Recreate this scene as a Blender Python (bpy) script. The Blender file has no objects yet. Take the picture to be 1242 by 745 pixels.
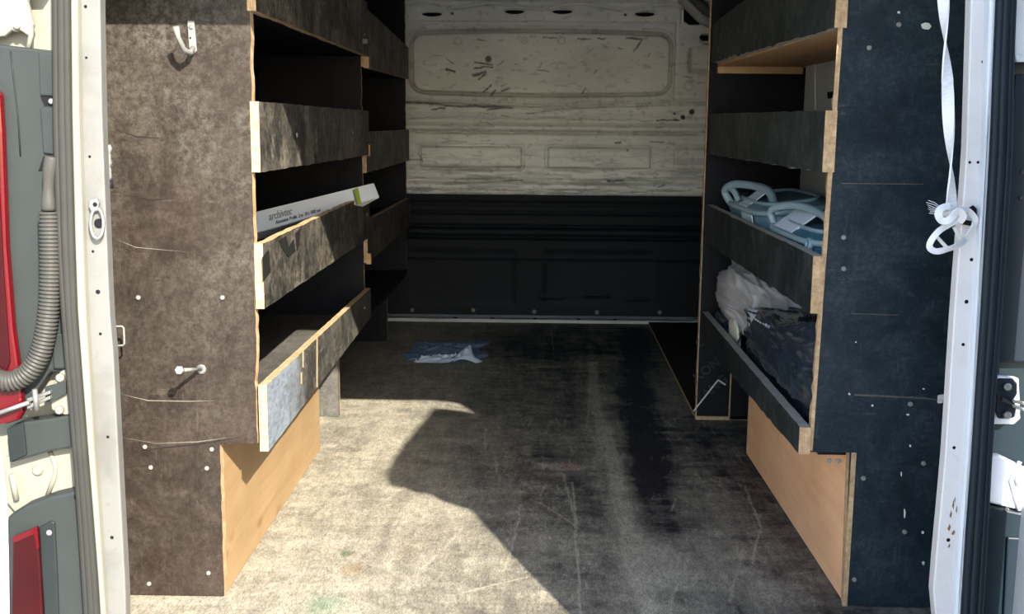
import bpy, bmesh, math, random
import numpy as np
from mathutils import Vector, Matrix, noise as mnoise
random.seed(7); rng = np.random.default_rng(7)
SC = bpy.context.scene; COL = SC.collection

# ------------------------------------------------------------------ camera
CF, CH = 1340.0, 0.74
_p, _y, _r = (math.radians(a) for a in (9.35, 0.85, 0.5))
_f = Vector((-math.sin(_y)*math.cos(_p), math.cos(_y)*math.cos(_p), -math.sin(_p)))
_R0 = Vector((math.cos(_y), math.sin(_y), 0)); _U0 = _R0.cross(_f)
_R = _R0*math.cos(_r)+_U0*math.sin(_r); _U = -_R0*math.sin(_r)+_U0*math.cos(_r)
cd = bpy.data.cameras.new('camera'); cam = bpy.data.objects.new('camera', cd); COL.objects.link(cam)
cd.sensor_width = 36; cd.lens = CF/1242*36; cd.clip_start = .05
M = Matrix((_R, _U, -_f)).transposed().to_4x4(); M.translation = (0, 0, CH); cam.matrix_world = M
SC.camera = cam
# ------------------------------------------------------------------ light
SUN = Vector((-.5, 1, -.69)).normalized()
W = bpy.data.worlds.new('sky'); SC.world = W; W.use_nodes = True
wn = W.node_tree; bg = wn.nodes['Background']
sky = wn.nodes.new('ShaderNodeTexSky'); sky.sky_type = 'NISHITA'; sky.sun_disc = False
sky.sun_elevation = math.asin(-SUN.z); sky.sun_rotation = math.atan2(-SUN.x, -SUN.y)
wn.links.new(sky.outputs[0], bg.inputs[0]); bg.inputs[1].default_value = .47
sl = bpy.data.lights.new('sun', 'SUN'); so = bpy.data.objects.new('sun', sl); COL.objects.link(so)
sl.energy = 12.5; sl.angle = math.radians(.55); sl.color = (1, .93, .80)
so.rotation_euler = SUN.to_track_quat('-Z', 'Y').to_euler(); so.location = (2, -4, 3)
SC.view_settings.view_transform = 'Standard'; SC.view_settings.look = 'None'
SC.view_settings.exposure = 0.6; SC.view_settings.gamma = 1; SC.view_settings.use_curve_mapping = False

# measuring helpers: a direction seen in the photograph met with a real plane
def ray(x, y): return _f + _R*((x-621)/CF) - _U*((y-372.5)/CF)
def at(x, y, Y): d = ray(x, y); return Vector((0, 0, CH))+d*(Y/d.y)
def atX(x, y, X): d = ray(x, y); return Vector((0, 0, CH))+d*(X/d.x)
def atZ(x, y, Z=0): d = ray(x, y); return Vector((0, 0, CH))+d*((Z-CH)/d.z)

# ------------------------------------------------------------------ materials
def lin(c):
    c = [v/255 for v in c]
    return tuple(v/12.92 if v <= .04045 else ((v+.055)/1.055)**2.4 for v in c)+(1,)
class NT:
    def __init__(s, name):
        s.m = bpy.data.materials.new(name); s.m.use_nodes = True; s.t = s.m.node_tree
        s.b = s.t.nodes['Principled BSDF']; s.c = s.t.nodes.new('ShaderNodeTexCoord').outputs['Object']
    def put(s, sock, v):
        if isinstance(v, bpy.types.NodeSocket): s.t.links.new(v, sock)
        else: sock.default_value = v
    def map(s, scale=(1, 1, 1), rot=(0, 0, 0), loc=(0, 0, 0)):
        n = s.t.nodes.new('ShaderNodeMapping'); s.t.links.new(s.c, n.inputs[0])
        n.inputs['Scale'].default_value = scale; n.inputs['Rotation'].default_value = rot; n.inputs['Location'].default_value = loc
        return n.outputs[0]
    def noise(s, v, scale, detail=6, rough=.6, dist=0):
        n = s.t.nodes.new('ShaderNodeTexNoise'); s.t.links.new(v, n.inputs['Vector'])
        n.inputs['Scale'].default_value = scale; n.inputs['Detail'].default_value = detail
        n.inputs['Roughness'].default_value = rough; n.inputs['Distortion'].default_value = dist
        return n.outputs['Fac']
    def ramp(s, v, a, b, lo=0., hi=1.):
        n = s.t.nodes.new('ShaderNodeMapRange'); n.clamp = True; s.put(n.inputs[0], v)
        for i, x in enumerate((a, b, lo, hi)): n.inputs[i+1].default_value = x
        return n.outputs[0]
    def band(s, v, c, w):                                          # thin line where v crosses c
        n = s.math('SUBTRACT', v, c); n = s.math('ABSOLUTE', n, 0); return s.ramp(n, 0, w, 1, 0)
    def math(s, op, a, b):
        n = s.t.nodes.new('ShaderNodeMath'); n.operation = op; s.put(n.inputs[0], a); s.put(n.inputs[1], b); return n.outputs[0]
    def mix(s, f, a, b):
        n = s.t.nodes.new('ShaderNodeMix'); n.data_type = 'RGBA'
        s.put(n.inputs[0], f); s.put(n.inputs[6], a); s.put(n.inputs[7], b); return n.outputs[2]
    def attr(s, name):
        n = s.t.nodes.new('ShaderNodeAttribute'); n.attribute_name = name; return n
    def bump(s, h, strength=.3, dist=.001):
        n = s.t.nodes.new('ShaderNodeBump'); s.put(n.inputs['Height'], h)
        n.inputs['Strength'].default_value = strength; n.inputs['Distance'].default_value = dist
        s.put(s.b.inputs['Normal'], n.outputs[0])
    def set(s, color=None, rough=None, metal=None, **k):
        if color is not None: s.put(s.b.inputs['Base Color'], color)
        if rough is not None: s.put(s.b.inputs['Roughness'], rough)
        if metal is not None: s.put(s.b.inputs['Metallic'], metal)
        for a, v in k.items(): s.put(s.b.inputs[a], v)
        return s.m
def plain(name, c, rough=.5, metal=0, var=.25, scale=30):
    n = NT(name); n.b.inputs['Specular IOR Level'].default_value = .18 if max(c[:3]) < .06 else .4; f = n.noise(n.map(), scale)
    d = tuple(v*(1-var) for v in c[:3])+(1,); l = tuple(min(1, v*(1+var)) for v in c[:3])+(1,)
    n.bump(f, .15); return n.set(n.mix(f, d, l), rough, metal)
def worn(name, dark, mid, pale_tone, amt=.5, rough=.45, grain=(6, 6, 1), seed=0):
    """phenolic faced plywood: blotches, rubbed grain, crossing scratches, speckle"""
    n = NT(name); n.b.inputs['Specular IOR Level'].default_value = .16; L = (seed*3.1, seed*1.7, seed)
    big = n.noise(n.map(loc=L), 5, 8, .62, .3); med = n.noise(n.map(loc=L), 26, 8, .7, .4)
    gr = n.noise(n.map(scale=grain, loc=L), 22, 10, .75, .2); fine = n.noise(n.map(loc=L), 260, 4, .7)
    c = n.mix(n.ramp(big, .35, .65), dark, mid)
    f = n.math('MULTIPLY', n.ramp(gr, .60-.2*amt, .80-.1*amt), n.ramp(med, .34, .62, .1, 1))
    c = n.mix(n.math('MULTIPLY', f, amt), c, pale_tone)
    c = n.mix(n.ramp(fine, .52, .78, 0, .45*amt+.1), c, pale_tone)
    sm = n.noise(n.map(scale=(1, 1, 1.25), loc=L), 11, 14, .82, .5); sp = n.noise(n.map(loc=L), 120, 10, .85)
    c = n.mix(n.math('MULTIPLY', n.ramp(sm, .45, .60, 0, .22+.45*amt), n.ramp(sp, .42, .58, .15, 1)), c, pale_tone)
    c = n.mix(n.ramp(sp, .60, .66, 0, .35), c, pale_tone)
    c = n.mix(n.ramp(n.noise(n.map(loc=(4, 5, seed)), 8, 10, .75, .3), .50, .66, 0, .6), c, tuple(v*.6 for v in dark[:3])+(1,))
    sc = None
    for i, (rot, k) in enumerate((((.25, .3, 0), 90), ((0, .12, .1), 110), ((-.3, -.6, 0), 130))):
        q = n.noise(n.map(scale=(k*.3, k*.3, .7) if i != 1 else (.7, .7, k*.4), rot=rot, loc=L), 1.0, 2, .5)
        g = n.noise(n.map(loc=(i*7., 2., seed)), 14, 8, .8)
        l = n.math('MULTIPLY', n.band(q, .5, .012), n.ramp(g, .54, .62))
        sc = l if sc is None else n.math('MAXIMUM', sc, l)
    c = n.mix(n.math('MULTIPLY', sc, .25+.4*amt), c, pale_tone)
    n.bump(n.math('ADD', fine, n.math('MULTIPLY', gr, 1.5)), .25, .0006)
    return n.set(c, n.ramp(gr, .3, .8, rough+.18, rough-.05))
def rawply(name, c1, c2, knots=True, k=(3, 3, 1)):
    n = NT(name); g = n.noise(n.map(scale=(30, 2.2, 30)), 1.3, 8, .65, .8); b = n.noise(n.map(), 7, 5)
    c = n.mix(n.ramp(g, .3, .7), c1, c2); c = n.mix(n.ramp(b, .4, .75, 0, .45), c, tuple(v*.72 for v in c1[:3])+(1,))
    if knots:
        v = n.t.nodes.new('ShaderNodeTexVoronoi'); n.t.links.new(n.map(scale=(9, 6, 14)), v.inputs['Vector']); v.inputs['Scale'].default_value = 1
        c = n.mix(n.ramp(v.outputs['Distance'], .10, .19, .8, 0), c, (.16, .07, .025, 1))
    n.bump(g, .2, .0005); return n.set(c, .62)
def plyedge(name):
    n = NT(name); v = n.noise(n.map(scale=(1, 1, 1)), 90, 6, .7); w = n.noise(n.map(scale=(160, 6, 6)), 3, 3)
    c = n.mix(n.ramp(v, .35, .7), (.25, .155, .075, 1), (.50, .35, .20, 1)); c = n.mix(n.ramp(w, .5, .62, 0, .5), c, (.25, .14, .06, 1))
    n.bump(v, .4, .001); return n.set(c, .7)
MT = {}
def clouded(m, c, scale, lo, hi, amt, tall=False):
    """pale rubbed clouds over a worn board"""
    n = NT.__new__(NT); n.m = m; n.t = m.node_tree; n.b = n.t.nodes['Principled BSDF']; n.c = n.t.nodes.new('ShaderNodeTexCoord').outputs['Object']
    old = n.b.inputs['Base Color'].links[0].from_socket
    a = n.noise(n.map(scale=(1, 1, .8)), scale, 10, .72, .6); b = n.noise(n.map(scale=(1.2, 1, 7)), 9, 8, .7, .5)
    g = n.noise(n.map(), 85, 8, .85)
    f = n.math('MULTIPLY', n.ramp(a, lo, hi, 0, amt), n.ramp(g, .44, .58, .08, 1))
    if tall:                                                         # dust and rubbing heavier on the upper part of the board
        z = n.t.nodes.new('ShaderNodeSeparateXYZ'); n.t.links.new(n.c, z.inputs[0]); f = n.math('MULTIPLY', f, n.ramp(z.outputs['Z'], .25, .75, .3, 1.25))
    o = n.mix(f, old, c); o = n.mix(n.ramp(b, .56, .72, 0, .55), o, (.03, .022, .018, 1))
    n.put(n.b.inputs['Base Color'], o); return m
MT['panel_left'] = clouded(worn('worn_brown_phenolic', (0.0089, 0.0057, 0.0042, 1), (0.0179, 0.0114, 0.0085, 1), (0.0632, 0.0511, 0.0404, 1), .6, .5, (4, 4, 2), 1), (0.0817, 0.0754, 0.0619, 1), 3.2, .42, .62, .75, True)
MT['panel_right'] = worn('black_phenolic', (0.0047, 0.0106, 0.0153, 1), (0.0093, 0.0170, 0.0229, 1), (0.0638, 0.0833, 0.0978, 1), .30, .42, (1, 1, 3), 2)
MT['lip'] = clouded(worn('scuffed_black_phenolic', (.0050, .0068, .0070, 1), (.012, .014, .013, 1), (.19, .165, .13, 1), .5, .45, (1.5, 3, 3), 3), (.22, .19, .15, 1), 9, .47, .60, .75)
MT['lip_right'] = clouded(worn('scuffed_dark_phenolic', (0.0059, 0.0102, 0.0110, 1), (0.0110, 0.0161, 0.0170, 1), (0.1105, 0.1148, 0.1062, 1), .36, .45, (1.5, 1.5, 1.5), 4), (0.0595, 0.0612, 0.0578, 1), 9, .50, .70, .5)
MT['inner'] = worn('dark_shelf_phenolic', (0.0030, 0.0036, 0.0060, 1), (0.0048, 0.0054, 0.0084, 1), (0.0180, 0.0180, 0.0240, 1), .25, .5, (3, 3, 3), 5)
MT['shelf_top'] = worn('grey_shelf_phenolic', (0.0420, 0.0406, 0.0385, 1), (0.0700, 0.0665, 0.0595, 1), (0.1540, 0.1470, 0.1260, 1), .5, .5, (6, 1, 3), 6)
MT['ply'] = rawply('raw_plywood_knotty', (0.2376, 0.1476, 0.0662, 1), (0.3024, 0.2052, 0.1044, 1))  # bare ply, colour darkened for the sunlit side
MT['ply_right'] = rawply('raw_plywood_smooth', (.74, .40, .21, 1), (.84, .50, .285, 1), False)  # bare ply again, colour lightened for the shaded side
MT['ply_dim'] = rawply('raw_plywood_underside', (0.3750, 0.2250, 0.1050, 1), (0.4500, 0.2850, 0.1425, 1), False)
MT['edge'] = plyedge('plywood_edge')
MT['liner'] = plain('black_lining', (.0055, .008, .012, 1), .6, 0, .4, 8)
MT['steel'] = plain('zinc_steel', (0.2304, 0.2304, 0.2240, 1), .4, .7, .15, 80)
MT['bolt'] = plain('pale_screw', (.17, .165, .155, 1), .5, 0, .25, 300)
MT['black'] = plain('black_rubber', (.012, .013, .015, 1), .5)
MT['hole'] = plain('hole_and_shade_dark', (.006, .006, .007, 1), .9)
MT['white_plastic'] = plain('white_plastic', (0.1680, 0.1680, 0.1568, 1), .4, 0, .06)
MT['grey_plastic'] = plain('weathered_grey_plastic', (0.0223, 0.0267, 0.0267, 1), .55, 0, .3, 12)
MT['grey_plastic_dark'] = plain('dark_grey_plastic', (0.0126, 0.0168, 0.0175, 1), .5, 0, .3, 14)
MT['seal'] = plain('grey_rubber_seal', (0.0239, 0.0239, 0.0217, 1), .65, 0, .25, 25)
MT['seal_dark'] = plain('blue_black_rubber_seal', (0.0063, 0.0126, 0.0196, 1), .4, 0, .3, 10)
MT['navy'] = plain('navy_plastic', (0.0056, 0.0126, 0.0182, 1), .4, 0, .3, 10)
MT['hose'] = plain('grey_hose', (0.0391, 0.0378, 0.0340, 1), .5, 0, .2, 40)
MT['red'] = plain('red_lens', (0.0700, 0.0014, 0.0035, 1), .15, 0, .2, 20)
MT['red_dark'] = plain('dark_red_lens', (0.0245, 0.0029, 0.0039, 1), .2, 0, .3, 20)
def paint(name, c, dirt, amt, rough=.35, sc=6):
    n = NT(name); a = n.noise(n.map(), sc, 8, .65, .4); b = n.noise(n.map(), 70, 6, .7)
    x = n.mix(n.math('MULTIPLY', n.ramp(a, .48, .72), amt), c, dirt); x = n.mix(n.ramp(b, .6, .78, 0, amt), x, dirt)
    n.bump(b, .08, .0005); return n.set(x, rough)
MT['jamb_left'] = paint('white_paint_sun_dimmed', (0.1147, 0.1147, 0.1079, 1), (0.0551, 0.0528, 0.0459, 1), .6, .5, 9)  # white frame paint with dirt flecks, colour darkened for full sun
MT['jamb_right'] = paint('white_paint', (0.5625, 0.5424, 0.5491, 1), (0.3884, 0.3549, 0.3348, 1), .35, .35, 9)
MT['body_left'] = paint('body_paint_sun_side', (0.1820, 0.1760, 0.1426, 1), (0.1214, 0.1153, 0.0910, 1), .3, .4, 9)  # van body paint, colour dimmed and warmed for the sunlit side
MT['body_white'] = paint('body_paint_shade_side', (0.5400, 0.5700, 0.6150, 1), (0.3750, 0.3900, 0.4200, 1), .2, .3, 9)  # same body paint with the blue of the shade put into it
MT['ceiling'] = paint('roof_paint', (.80, .80, .77, 1), (.5, .5, .46, 1), .4, .5, 4)
MT['pillar'] = paint('pillar_paint', (0.4960, 0.4960, 0.4800, 1), (0.2400, 0.2400, 0.2240, 1), .6, .4, 7)
MT['strap'] = plain('white_webbing', (0.6120, 0.6120, 0.6290, 1), .6, 0, .06, 200)
MT['ground'] = plain('concrete_ground', (.36, .35, .32, 1), .9, 0, .15, 3)
MT['card'] = plain('white_card', (.74, .78, .82, 1), .6, 0, .05, 12)
MT['green'] = plain('green_label', (.30, .38, .03, 1), .5, 0, .1)
MT['ink'] = plain('grey_ink', (.10, .11, .14, 1), .6)
MT['ink_pale'] = plain('green_grey_ink', (.30, .33, .30, 1), .6)
MT['print'] = plain('brown_print', (.026, .023, .022, 1), .7)
MT['teal_mid'] = plain('greyish_teal_plastic', (.13, .22, .27, 1), .35, 0, .15, 12)
MT['teal'] = plain('teal_plastic', (.03, .13, .19, 1), .35, 0, .15, 12)
MT['teal_rim'] = plain('pale_teal_plastic', (.24, .34, .38, 1), .35, 0, .15, 12)
MT['label'] = plain('pale_label', (.60, .66, .74, 1), .5, 0, .05)
SM = clouded(worn('smeared_black_phenolic', (.011, .012, .011, 1), (.026, .026, .024, 1), (.24, .22, .18, 1), .6, .45, (1.5, 3, 3), 3), (.20, .19, .16, 1), 6, .5, .7, .5)
n = NT.__new__(NT); n.m = SM; n.t = SM.node_tree; n.b = n.t.nodes['Principled BSDF']; n.c = n.t.nodes.new('ShaderNodeTexCoord').outputs['Object']
sep = n.t.nodes.new('ShaderNodeSeparateXYZ'); n.t.links.new(n.c, sep.inputs[0]); old = n.b.inputs['Base Color'].links[0].from_socket
w1 = n.noise(n.map(), 16, 8, .7); w2 = n.noise(n.map(scale=(1, 1, 3)), 40, 6, .7)
f = n.math('ADD', sep.outputs['Y'], n.math('MULTIPLY', w1, .30)); f = n.math('MULTIPLY', n.ramp(f, .30, .44, 1, 0), n.ramp(w2, .35, .6, .45, 1))
n.put(n.b.inputs['Base Color'], n.mix(f, old, (.20, .235, .28, 1))); MT['lip_smeared'] = SM
def film(name, c, trans, rough, alpha=1):
    n = NT(name); f = n.noise(n.map(), 30, 6, .6); n.bump(f, .35, .003)
    return n.set(n.mix(n.ramp(f, .35, .7), tuple(v*.75 for v in c[:3])+(1,), c), rough, 0, **{'Transmission Weight': trans, 'IOR': 1.3, 'Alpha': alpha})
MT['clear_film'] = film('clear_polythene', (.50, .49, .50, 1), .12, .3)
MT['black_film'] = film('black_polythene', (.022, .032, .044, 1), 0, .16)
MT['blue_film'] = film('bluish_polythene', (.22, .32, .48, 1), .1, .25)
MT['blue_film_pale'] = film('pale_polythene', (.60, .70, .85, 1), .1, .25)

# ------------------------------------------------------------------ mesh helpers
def wloc(o):
    v = Vector((0, 0, 0))
    while o is not None: v += o.location; o = o.parent
    return v
def empty(name, loc, label, cat, group=None):
    o = bpy.data.objects.new(name, None); COL.objects.link(o); o.location = loc; o.empty_display_size = .05
    o['label'] = label; o['category'] = cat
    if group: o['group'] = group
    return o
def tag(o, label=None, cat=None, kind=None, group=None):
    for k, v in (('label', label), ('category', cat), ('kind', kind), ('group', group)):
        if v: o[k] = v
    return o
class MB:
    def __init__(s): s.v = []; s.f = []; s.mi = []; s.sm = []
    def add(s, vs, fs, mi=0, smooth=False):
        k = len(s.v); s.v += [tuple(v) for v in vs]
        for f in fs: s.f.append([i+k for i in f]); s.mi.append(mi); s.sm.append(smooth)
        return s
    def prism(s, poly, ext, mf=0, me=0):
        """closed polygon in space pushed along ext; caps carry slot mf, rims slot me"""
        poly = [Vector(p) for p in poly]; ext = Vector(ext); n = len(poly); ar = Vector()
        for i in range(n): ar += poly[i].cross(poly[(i+1) % n])
        if ar.dot(ext) > 0: poly.reverse()
        k = len(s.v); s.v += [tuple(p) for p in poly]+[tuple(p+ext) for p in poly]
        s.f.append([k+i for i in range(n)]); s.mi.append(mf); s.f.append([k+n+i for i in reversed(range(n))]); s.mi.append(mf)
        for i in range(n): j = (i+1) % n; s.f.append([k+j, k+i, k+n+i, k+n+j]); s.mi.append(me)
        s.sm += [False]*(n+2); return s
    def box(s, x0, x1, y0, y1, z0, z1, mi=0):
        return s.prism([(x0, y0, z0), (x1, y0, z0), (x1, y0, z1), (x0, y0, z1)], (0, y1-y0, 0), mi, mi)
    def tube(s, pts, r, seg=10, mi=0, closed=False):
        pts = [Vector(p) for p in pts]; n = len(pts); rr = r if isinstance(r, (list, tuple)) else [r]*n
        k = len(s.v); up = None
        for i, p in enumerate(pts):
            if closed: t = (pts[(i+1) % n]-pts[i-1])
            else: t = pts[min(i+1, n-1)]-pts[max(i-1, 0)]
            t.normalize()
            if up is None: up = Vector((0, 0, 1)) if abs(t.z) < .9 else Vector((1, 0, 0))
            a = t.cross(up).normalized(); b = a.cross(t).normalized(); up = b
            for j in range(seg): q = 2*math.pi*j/seg; s.v.append(tuple(p+(a*math.cos(q)+b*math.sin(q))*rr[i]))
        for i in range(n if closed else n-1):
            for j in range(seg):
                a0 = k+i*seg; b0 = k+((i+1) % n)*seg; j2 = (j+1) % seg
                s.f.append([a0+j, a0+j2, b0+j2, b0+j]); s.mi.append(mi); s.sm.append(True)
        if not closed:
            s.f.append([k+j for j in reversed(range(seg))]); s.f.append([k+(n-1)*seg+j for j in range(seg)]); s.mi += [mi]*2; s.sm += [False]*2
        return s
    def ball(s, c, r, n=8, mi=0, ax=(1, 1, 1)):
        vs = []; fs = []
        for i in range(n+1):
            th = math.pi*i/n
            for j in range(2*n):
                ph = math.pi*j/n; vs.append((c[0]+r*ax[0]*math.sin(th)*math.cos(ph), c[1]+r*ax[1]*math.sin(th)*math.sin(ph), c[2]+r*ax[2]*math.cos(th)))
        for i in range(n):
            for j in range(2*n): fs.append([i*2*n+j, (i+1)*2*n+j, (i+1)*2*n+(j+1) % (2*n), i*2*n+(j+1) % (2*n)])
        return s.add(vs, fs, mi, True)
    def disc(s, c, nrm, r, h, seg=12, mi=0):
        nrm = Vector(nrm).normalized(); return s.tube([Vector(c), Vector(c)+nrm*h*.7, Vector(c)+nrm*h], [r, r, r*.7], seg, mi)
    def build(s, name, mats, parent=None, origin=None, bevel=0, seg=2):
        me = bpy.data.meshes.new(name); o = bpy.data.objects.new(name, me); COL.objects.link(o)
        if parent is not None: o.parent = parent; base = wloc(parent)
        else: base = Vector(origin) if origin is not None else Vector((0, 0, 0)); o.location = base
        me.from_pydata([tuple(Vector(v)-base) for v in s.v], [], s.f)
        for m in (mats if isinstance(mats, (list, tuple)) else [mats]): me.materials.append(m)
        me.polygons.foreach_set('material_index', s.mi); me.polygons.foreach_set('use_smooth', s.sm); me.update()
        if bevel:
            b = o.modifiers.new('bevel', 'BEVEL'); b.width = bevel; b.segments = seg; b.limit_method = 'ANGLE'; b.angle_limit = math.radians(40)
        return o
def jag(a, b, n, amp, axis):
    """ragged saw-cut line from a to b"""
    a, b, axis = Vector(a), Vector(b), Vector(axis); out = []
    for i in range(n+1):
        out.append(a.lerp(b, i/n)+axis*(0 if i in (0, n) else random.uniform(-amp, amp)*(3 if random.random() < .08 else 1)))
    return out
def pixpoly(pts, Y): return [at(x, y, Y) for x, y in pts]
def plate(name, pts, Y, th, mat, parent=None, bevel=.002, origin=None):
    """a flat piece standing across the van, front face at depth Y"""
    return MB().prism(pixpoly(pts, Y), (0, th, 0)).build(name, mat, parent, origin, bevel)
def vnoise(shape, cells, seed):
    r = np.random.default_rng(seed); g = r.random((cells[0]+2, cells[1]+2))
    u = np.linspace(0, cells[0], shape[0], endpoint=False); v = np.linspace(0, cells[1], shape[1], endpoint=False)
    i = u.astype(int); j = v.astype(int); fu = u-i; fv = v-j; fu = fu*fu*(3-2*fu); fv = fv*fv*(3-2*fv)
    a = g[i][:, j]; b = g[i+1][:, j]; c = g[i][:, j+1]; d = g[i+1][:, j+1]
    return (a*(1-fu)[:, None]+b*fu[:, None])*(1-fv)[None]+(c*(1-fu)[:, None]+d*fu[:, None])*fv[None]
def fbm(shape, cells, seed, o=5, g=.55):
    t = 0; a = 1; s = 0
    for k in range(o): t = t+a*vnoise(shape, (cells[0]*2**k, cells[1]*2**k), seed+k); s += a; a *= g
    return t/s
def sstep(a, b, x): t = np.clip((x-a)/(b-a), 0, 1); return t*t*(3-2*t)
def segdist(X, Y, a, b):
    ax, ay = a; bx, by = b; dx, dy = bx-ax, by-ay; L = dx*dx+dy*dy+1e-12
    t = np.clip(((X-ax)*dx+(Y-ay)*dy)/L, 0, 1); return np.hypot(X-ax-t*dx, Y-ay-t*dy)
def grid_obj(name, P, colors, mat, flip=False, parent=None):
    """P (n,m,3) numpy grid -> smooth mesh with a colour attribute"""
    n, m = P.shape[:2]; me = bpy.data.meshes.new(name)
    idx = np.arange(n*m).reshape(n, m); q = np.stack([idx[:-1, :-1], idx[1:, :-1], idx[1:, 1:], idx[:-1, 1:]], -1).reshape(-1, 4)
    if flip: q = q[:, ::-1]
    me.vertices.add(n*m); me.vertices.foreach_set('co', P.reshape(-1).astype(np.float32))
    me.loops.add(q.size); me.loops.foreach_set('vertex_index', q.reshape(-1).astype(np.int32))
    me.polygons.add(len(q)); me.polygons.foreach_set('loop_start', np.arange(0, q.size, 4, dtype=np.int32))
    me.update(calc_edges=True); me.polygons.foreach_set('use_smooth', np.ones(len(q), dtype=bool))
    if colors is not None:
        a = me.color_attributes.new('paint', 'FLOAT_COLOR', 'POINT'); c = np.ones((n*m, 4), np.float32); c[:, :3] = colors.reshape(-1, 3)
        a.data.foreach_set('color', c.reshape(-1))
    me.materials.append(mat); o = bpy.data.objects.new(name, me); COL.objects.link(o)
    if parent is not None: o.parent = parent
    return o
YN, YD, YF, YB = 1.64, 2.75, 3.72, 4.18           # near panels, dividers, far end of shelving, bulkhead

# ================================================================== SETTING
g = MB().box(-30, 30, -30, 30, -.62, -.60).build('ground', MT['ground']); tag(g, kind='structure')

# ---- floor: worn phenolic sheet, dense so that rubbed lanes, stains and sun-to-shade tone are painted per vertex
nx, ny = 400, 900
xs = np.linspace(-.70, .70, nx); ys = np.linspace(1.44, YB-.005, ny); FX, FY = np.meshgrid(xs, ys, indexing='ij')
n1 = fbm(FX.shape, (5, 12), 1, 6, .6); n2 = fbm(FX.shape, (9, 90), 20, 5, .6); n3 = fbm(FX.shape, (60, 16), 30, 5, .6); n4 = fbm(FX.shape, (3, 7), 44, 4)
z_ = lambda a: (a-a.mean())/a.std()
fz = fbm(FX.shape, (40, 90), 131, 5, .75)
pale_tone = .90+.07*z_(n1)+.05*z_(n2)+.07*z_(n3)+.08*z_(fz)
pale_tone -= .10*sstep(2.2, 3.4, FY)+.60*sstep(-.36, .08, FX+.06*z_(n1))-.05  # besides wear, sunlit left painted pale and shaded right dark
WX = .009*(fbm(FX.shape, (12, 24), 91, 4)-.5); WY = .009*(fbm(FX.shape, (12, 24), 95, 4)-.5)
def fl(pts): return [tuple(atZ(x, y)[:2]) for x, y in pts]
def stroke(pts, w, amt, soft=2.):
    global pale_tone
    p = fl(pts); d = np.full(FX.shape, 9.); FX_ = FX+WX; FY_ = FY+WY
    for a, b in zip(p[:-1], p[1:]): d = np.minimum(d, segdist(FX_, FY_, a, b))
    pale_tone = pale_tone+amt*(1-sstep(w*.4, w*soft, d))*(.55+.9*n1)
stroke([(718, 440), (722, 490), (745, 560), (752, 610), (770, 680), (790, 745)], .012, .55)
stroke([(722, 470), (730, 520), (748, 600), (775, 680), (795, 745)], .034, .30)
stroke([(790, 690), (815, 745)], .06, .25)
stroke([(768, 400), (772, 480), (792, 570), (806, 640)], .035, -.40, 1.8)
stroke([(772, 500), (788, 590)], .03, -.30, 2)
stroke([(480, 420), (600, 412), (640, 425)], .10, -.20, 2.5)
stroke([(660, 565), (700, 568)], .02, .45)
stroke([(560, 540), (640, 520)], .08, .10, 3)
stroke([(880, 560), (960, 690), (1000, 745)], .04, -.14, 3)
stroke([(640, 425), (760, 428)], .02, -.14); stroke([(560, 620), (640, 700), (680, 745)], .07, .16, 3); stroke([(860, 600), (900, 700)], .07, .18, 3)
for p in ([(632, 612), (622, 660), (612, 690)], [(684, 575), (700, 650)], [(694, 585), (704, 745)], [(835, 673), (818, 720), (814, 745)], [(900, 668), (885, 730)], [(902, 590), (922, 640), (912, 685)], [(820, 605), (815, 620)],
          [(668, 400), (672, 425)], [(655, 610), (700, 640)], [(715, 480), (712, 520)], [(590, 520), (588, 545)], [(505, 700), (560, 640)], [(560, 720), (640, 700)], [(430, 560), (500, 545)]): stroke(p, .0022, .55, 1.4)
for k in range(620):
    x0, y0 = rng.uniform(-.45, .5), rng.uniform(1.5, 3.4); a = rng.normal(0, .18)+(math.pi/2 if rng.random() < .8 else 0); L = rng.uniform(.008, .09)
    d = segdist(FX, FY, (x0, y0), (x0+L*math.cos(a), y0+L*math.sin(a))); pale_tone += rng.uniform(.10, .34)*(1-sstep(.0006, .0028, d))
pale_tone += .5*sstep(2.1, 3.2, z_(fbm(FX.shape, (150, 240), 151, 3, .8)))
pale_tone = np.clip(pale_tone, 0, 1.04)
c0 = np.array([.015, .0125, .017]); c1 = np.array([.235, .215, .168]); cf = np.array([.005, .017, .024])  # tones: purplish shade, worn and sunlit cream, bluish far shade, all painted in
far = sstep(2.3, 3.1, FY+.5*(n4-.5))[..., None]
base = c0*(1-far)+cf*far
colr = base+(c1-base)*pale_tone[..., None]
def blot(px, py, r, c, k):
    global colr
    p = atZ(px, py); d = np.hypot(FX-p.x, (FY-p.y)*.8)+.03*(n1-.5); w = (k*(1-sstep(r*.2, r, d)))[..., None]; colr = colr*(1-w)+np.array(c)*w
blot(428, 690, .03, (.16, .11, .06), .6); blot(420, 672, .012, (.05, .09, .05), .7); blot(395, 735, .05, (.12, .18, .12), .5); blot(500, 660, .04, (.20, .15, .10), .3); blot(690, 567, .035, (.22, .13, .10), .6)
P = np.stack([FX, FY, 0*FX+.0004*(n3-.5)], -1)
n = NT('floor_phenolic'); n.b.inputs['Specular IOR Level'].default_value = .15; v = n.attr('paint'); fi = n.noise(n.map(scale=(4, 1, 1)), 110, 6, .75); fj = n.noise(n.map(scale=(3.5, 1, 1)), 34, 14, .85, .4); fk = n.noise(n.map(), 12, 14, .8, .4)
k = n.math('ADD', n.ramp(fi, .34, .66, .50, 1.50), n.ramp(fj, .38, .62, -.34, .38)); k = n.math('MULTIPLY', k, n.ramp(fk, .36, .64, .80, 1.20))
vm = n.t.nodes.new('ShaderNodeVectorMath'); vm.operation = 'SCALE'; n.t.links.new(v.outputs['Color'], vm.inputs[0]); n.t.links.new(k, vm.inputs['Scale'])
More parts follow.
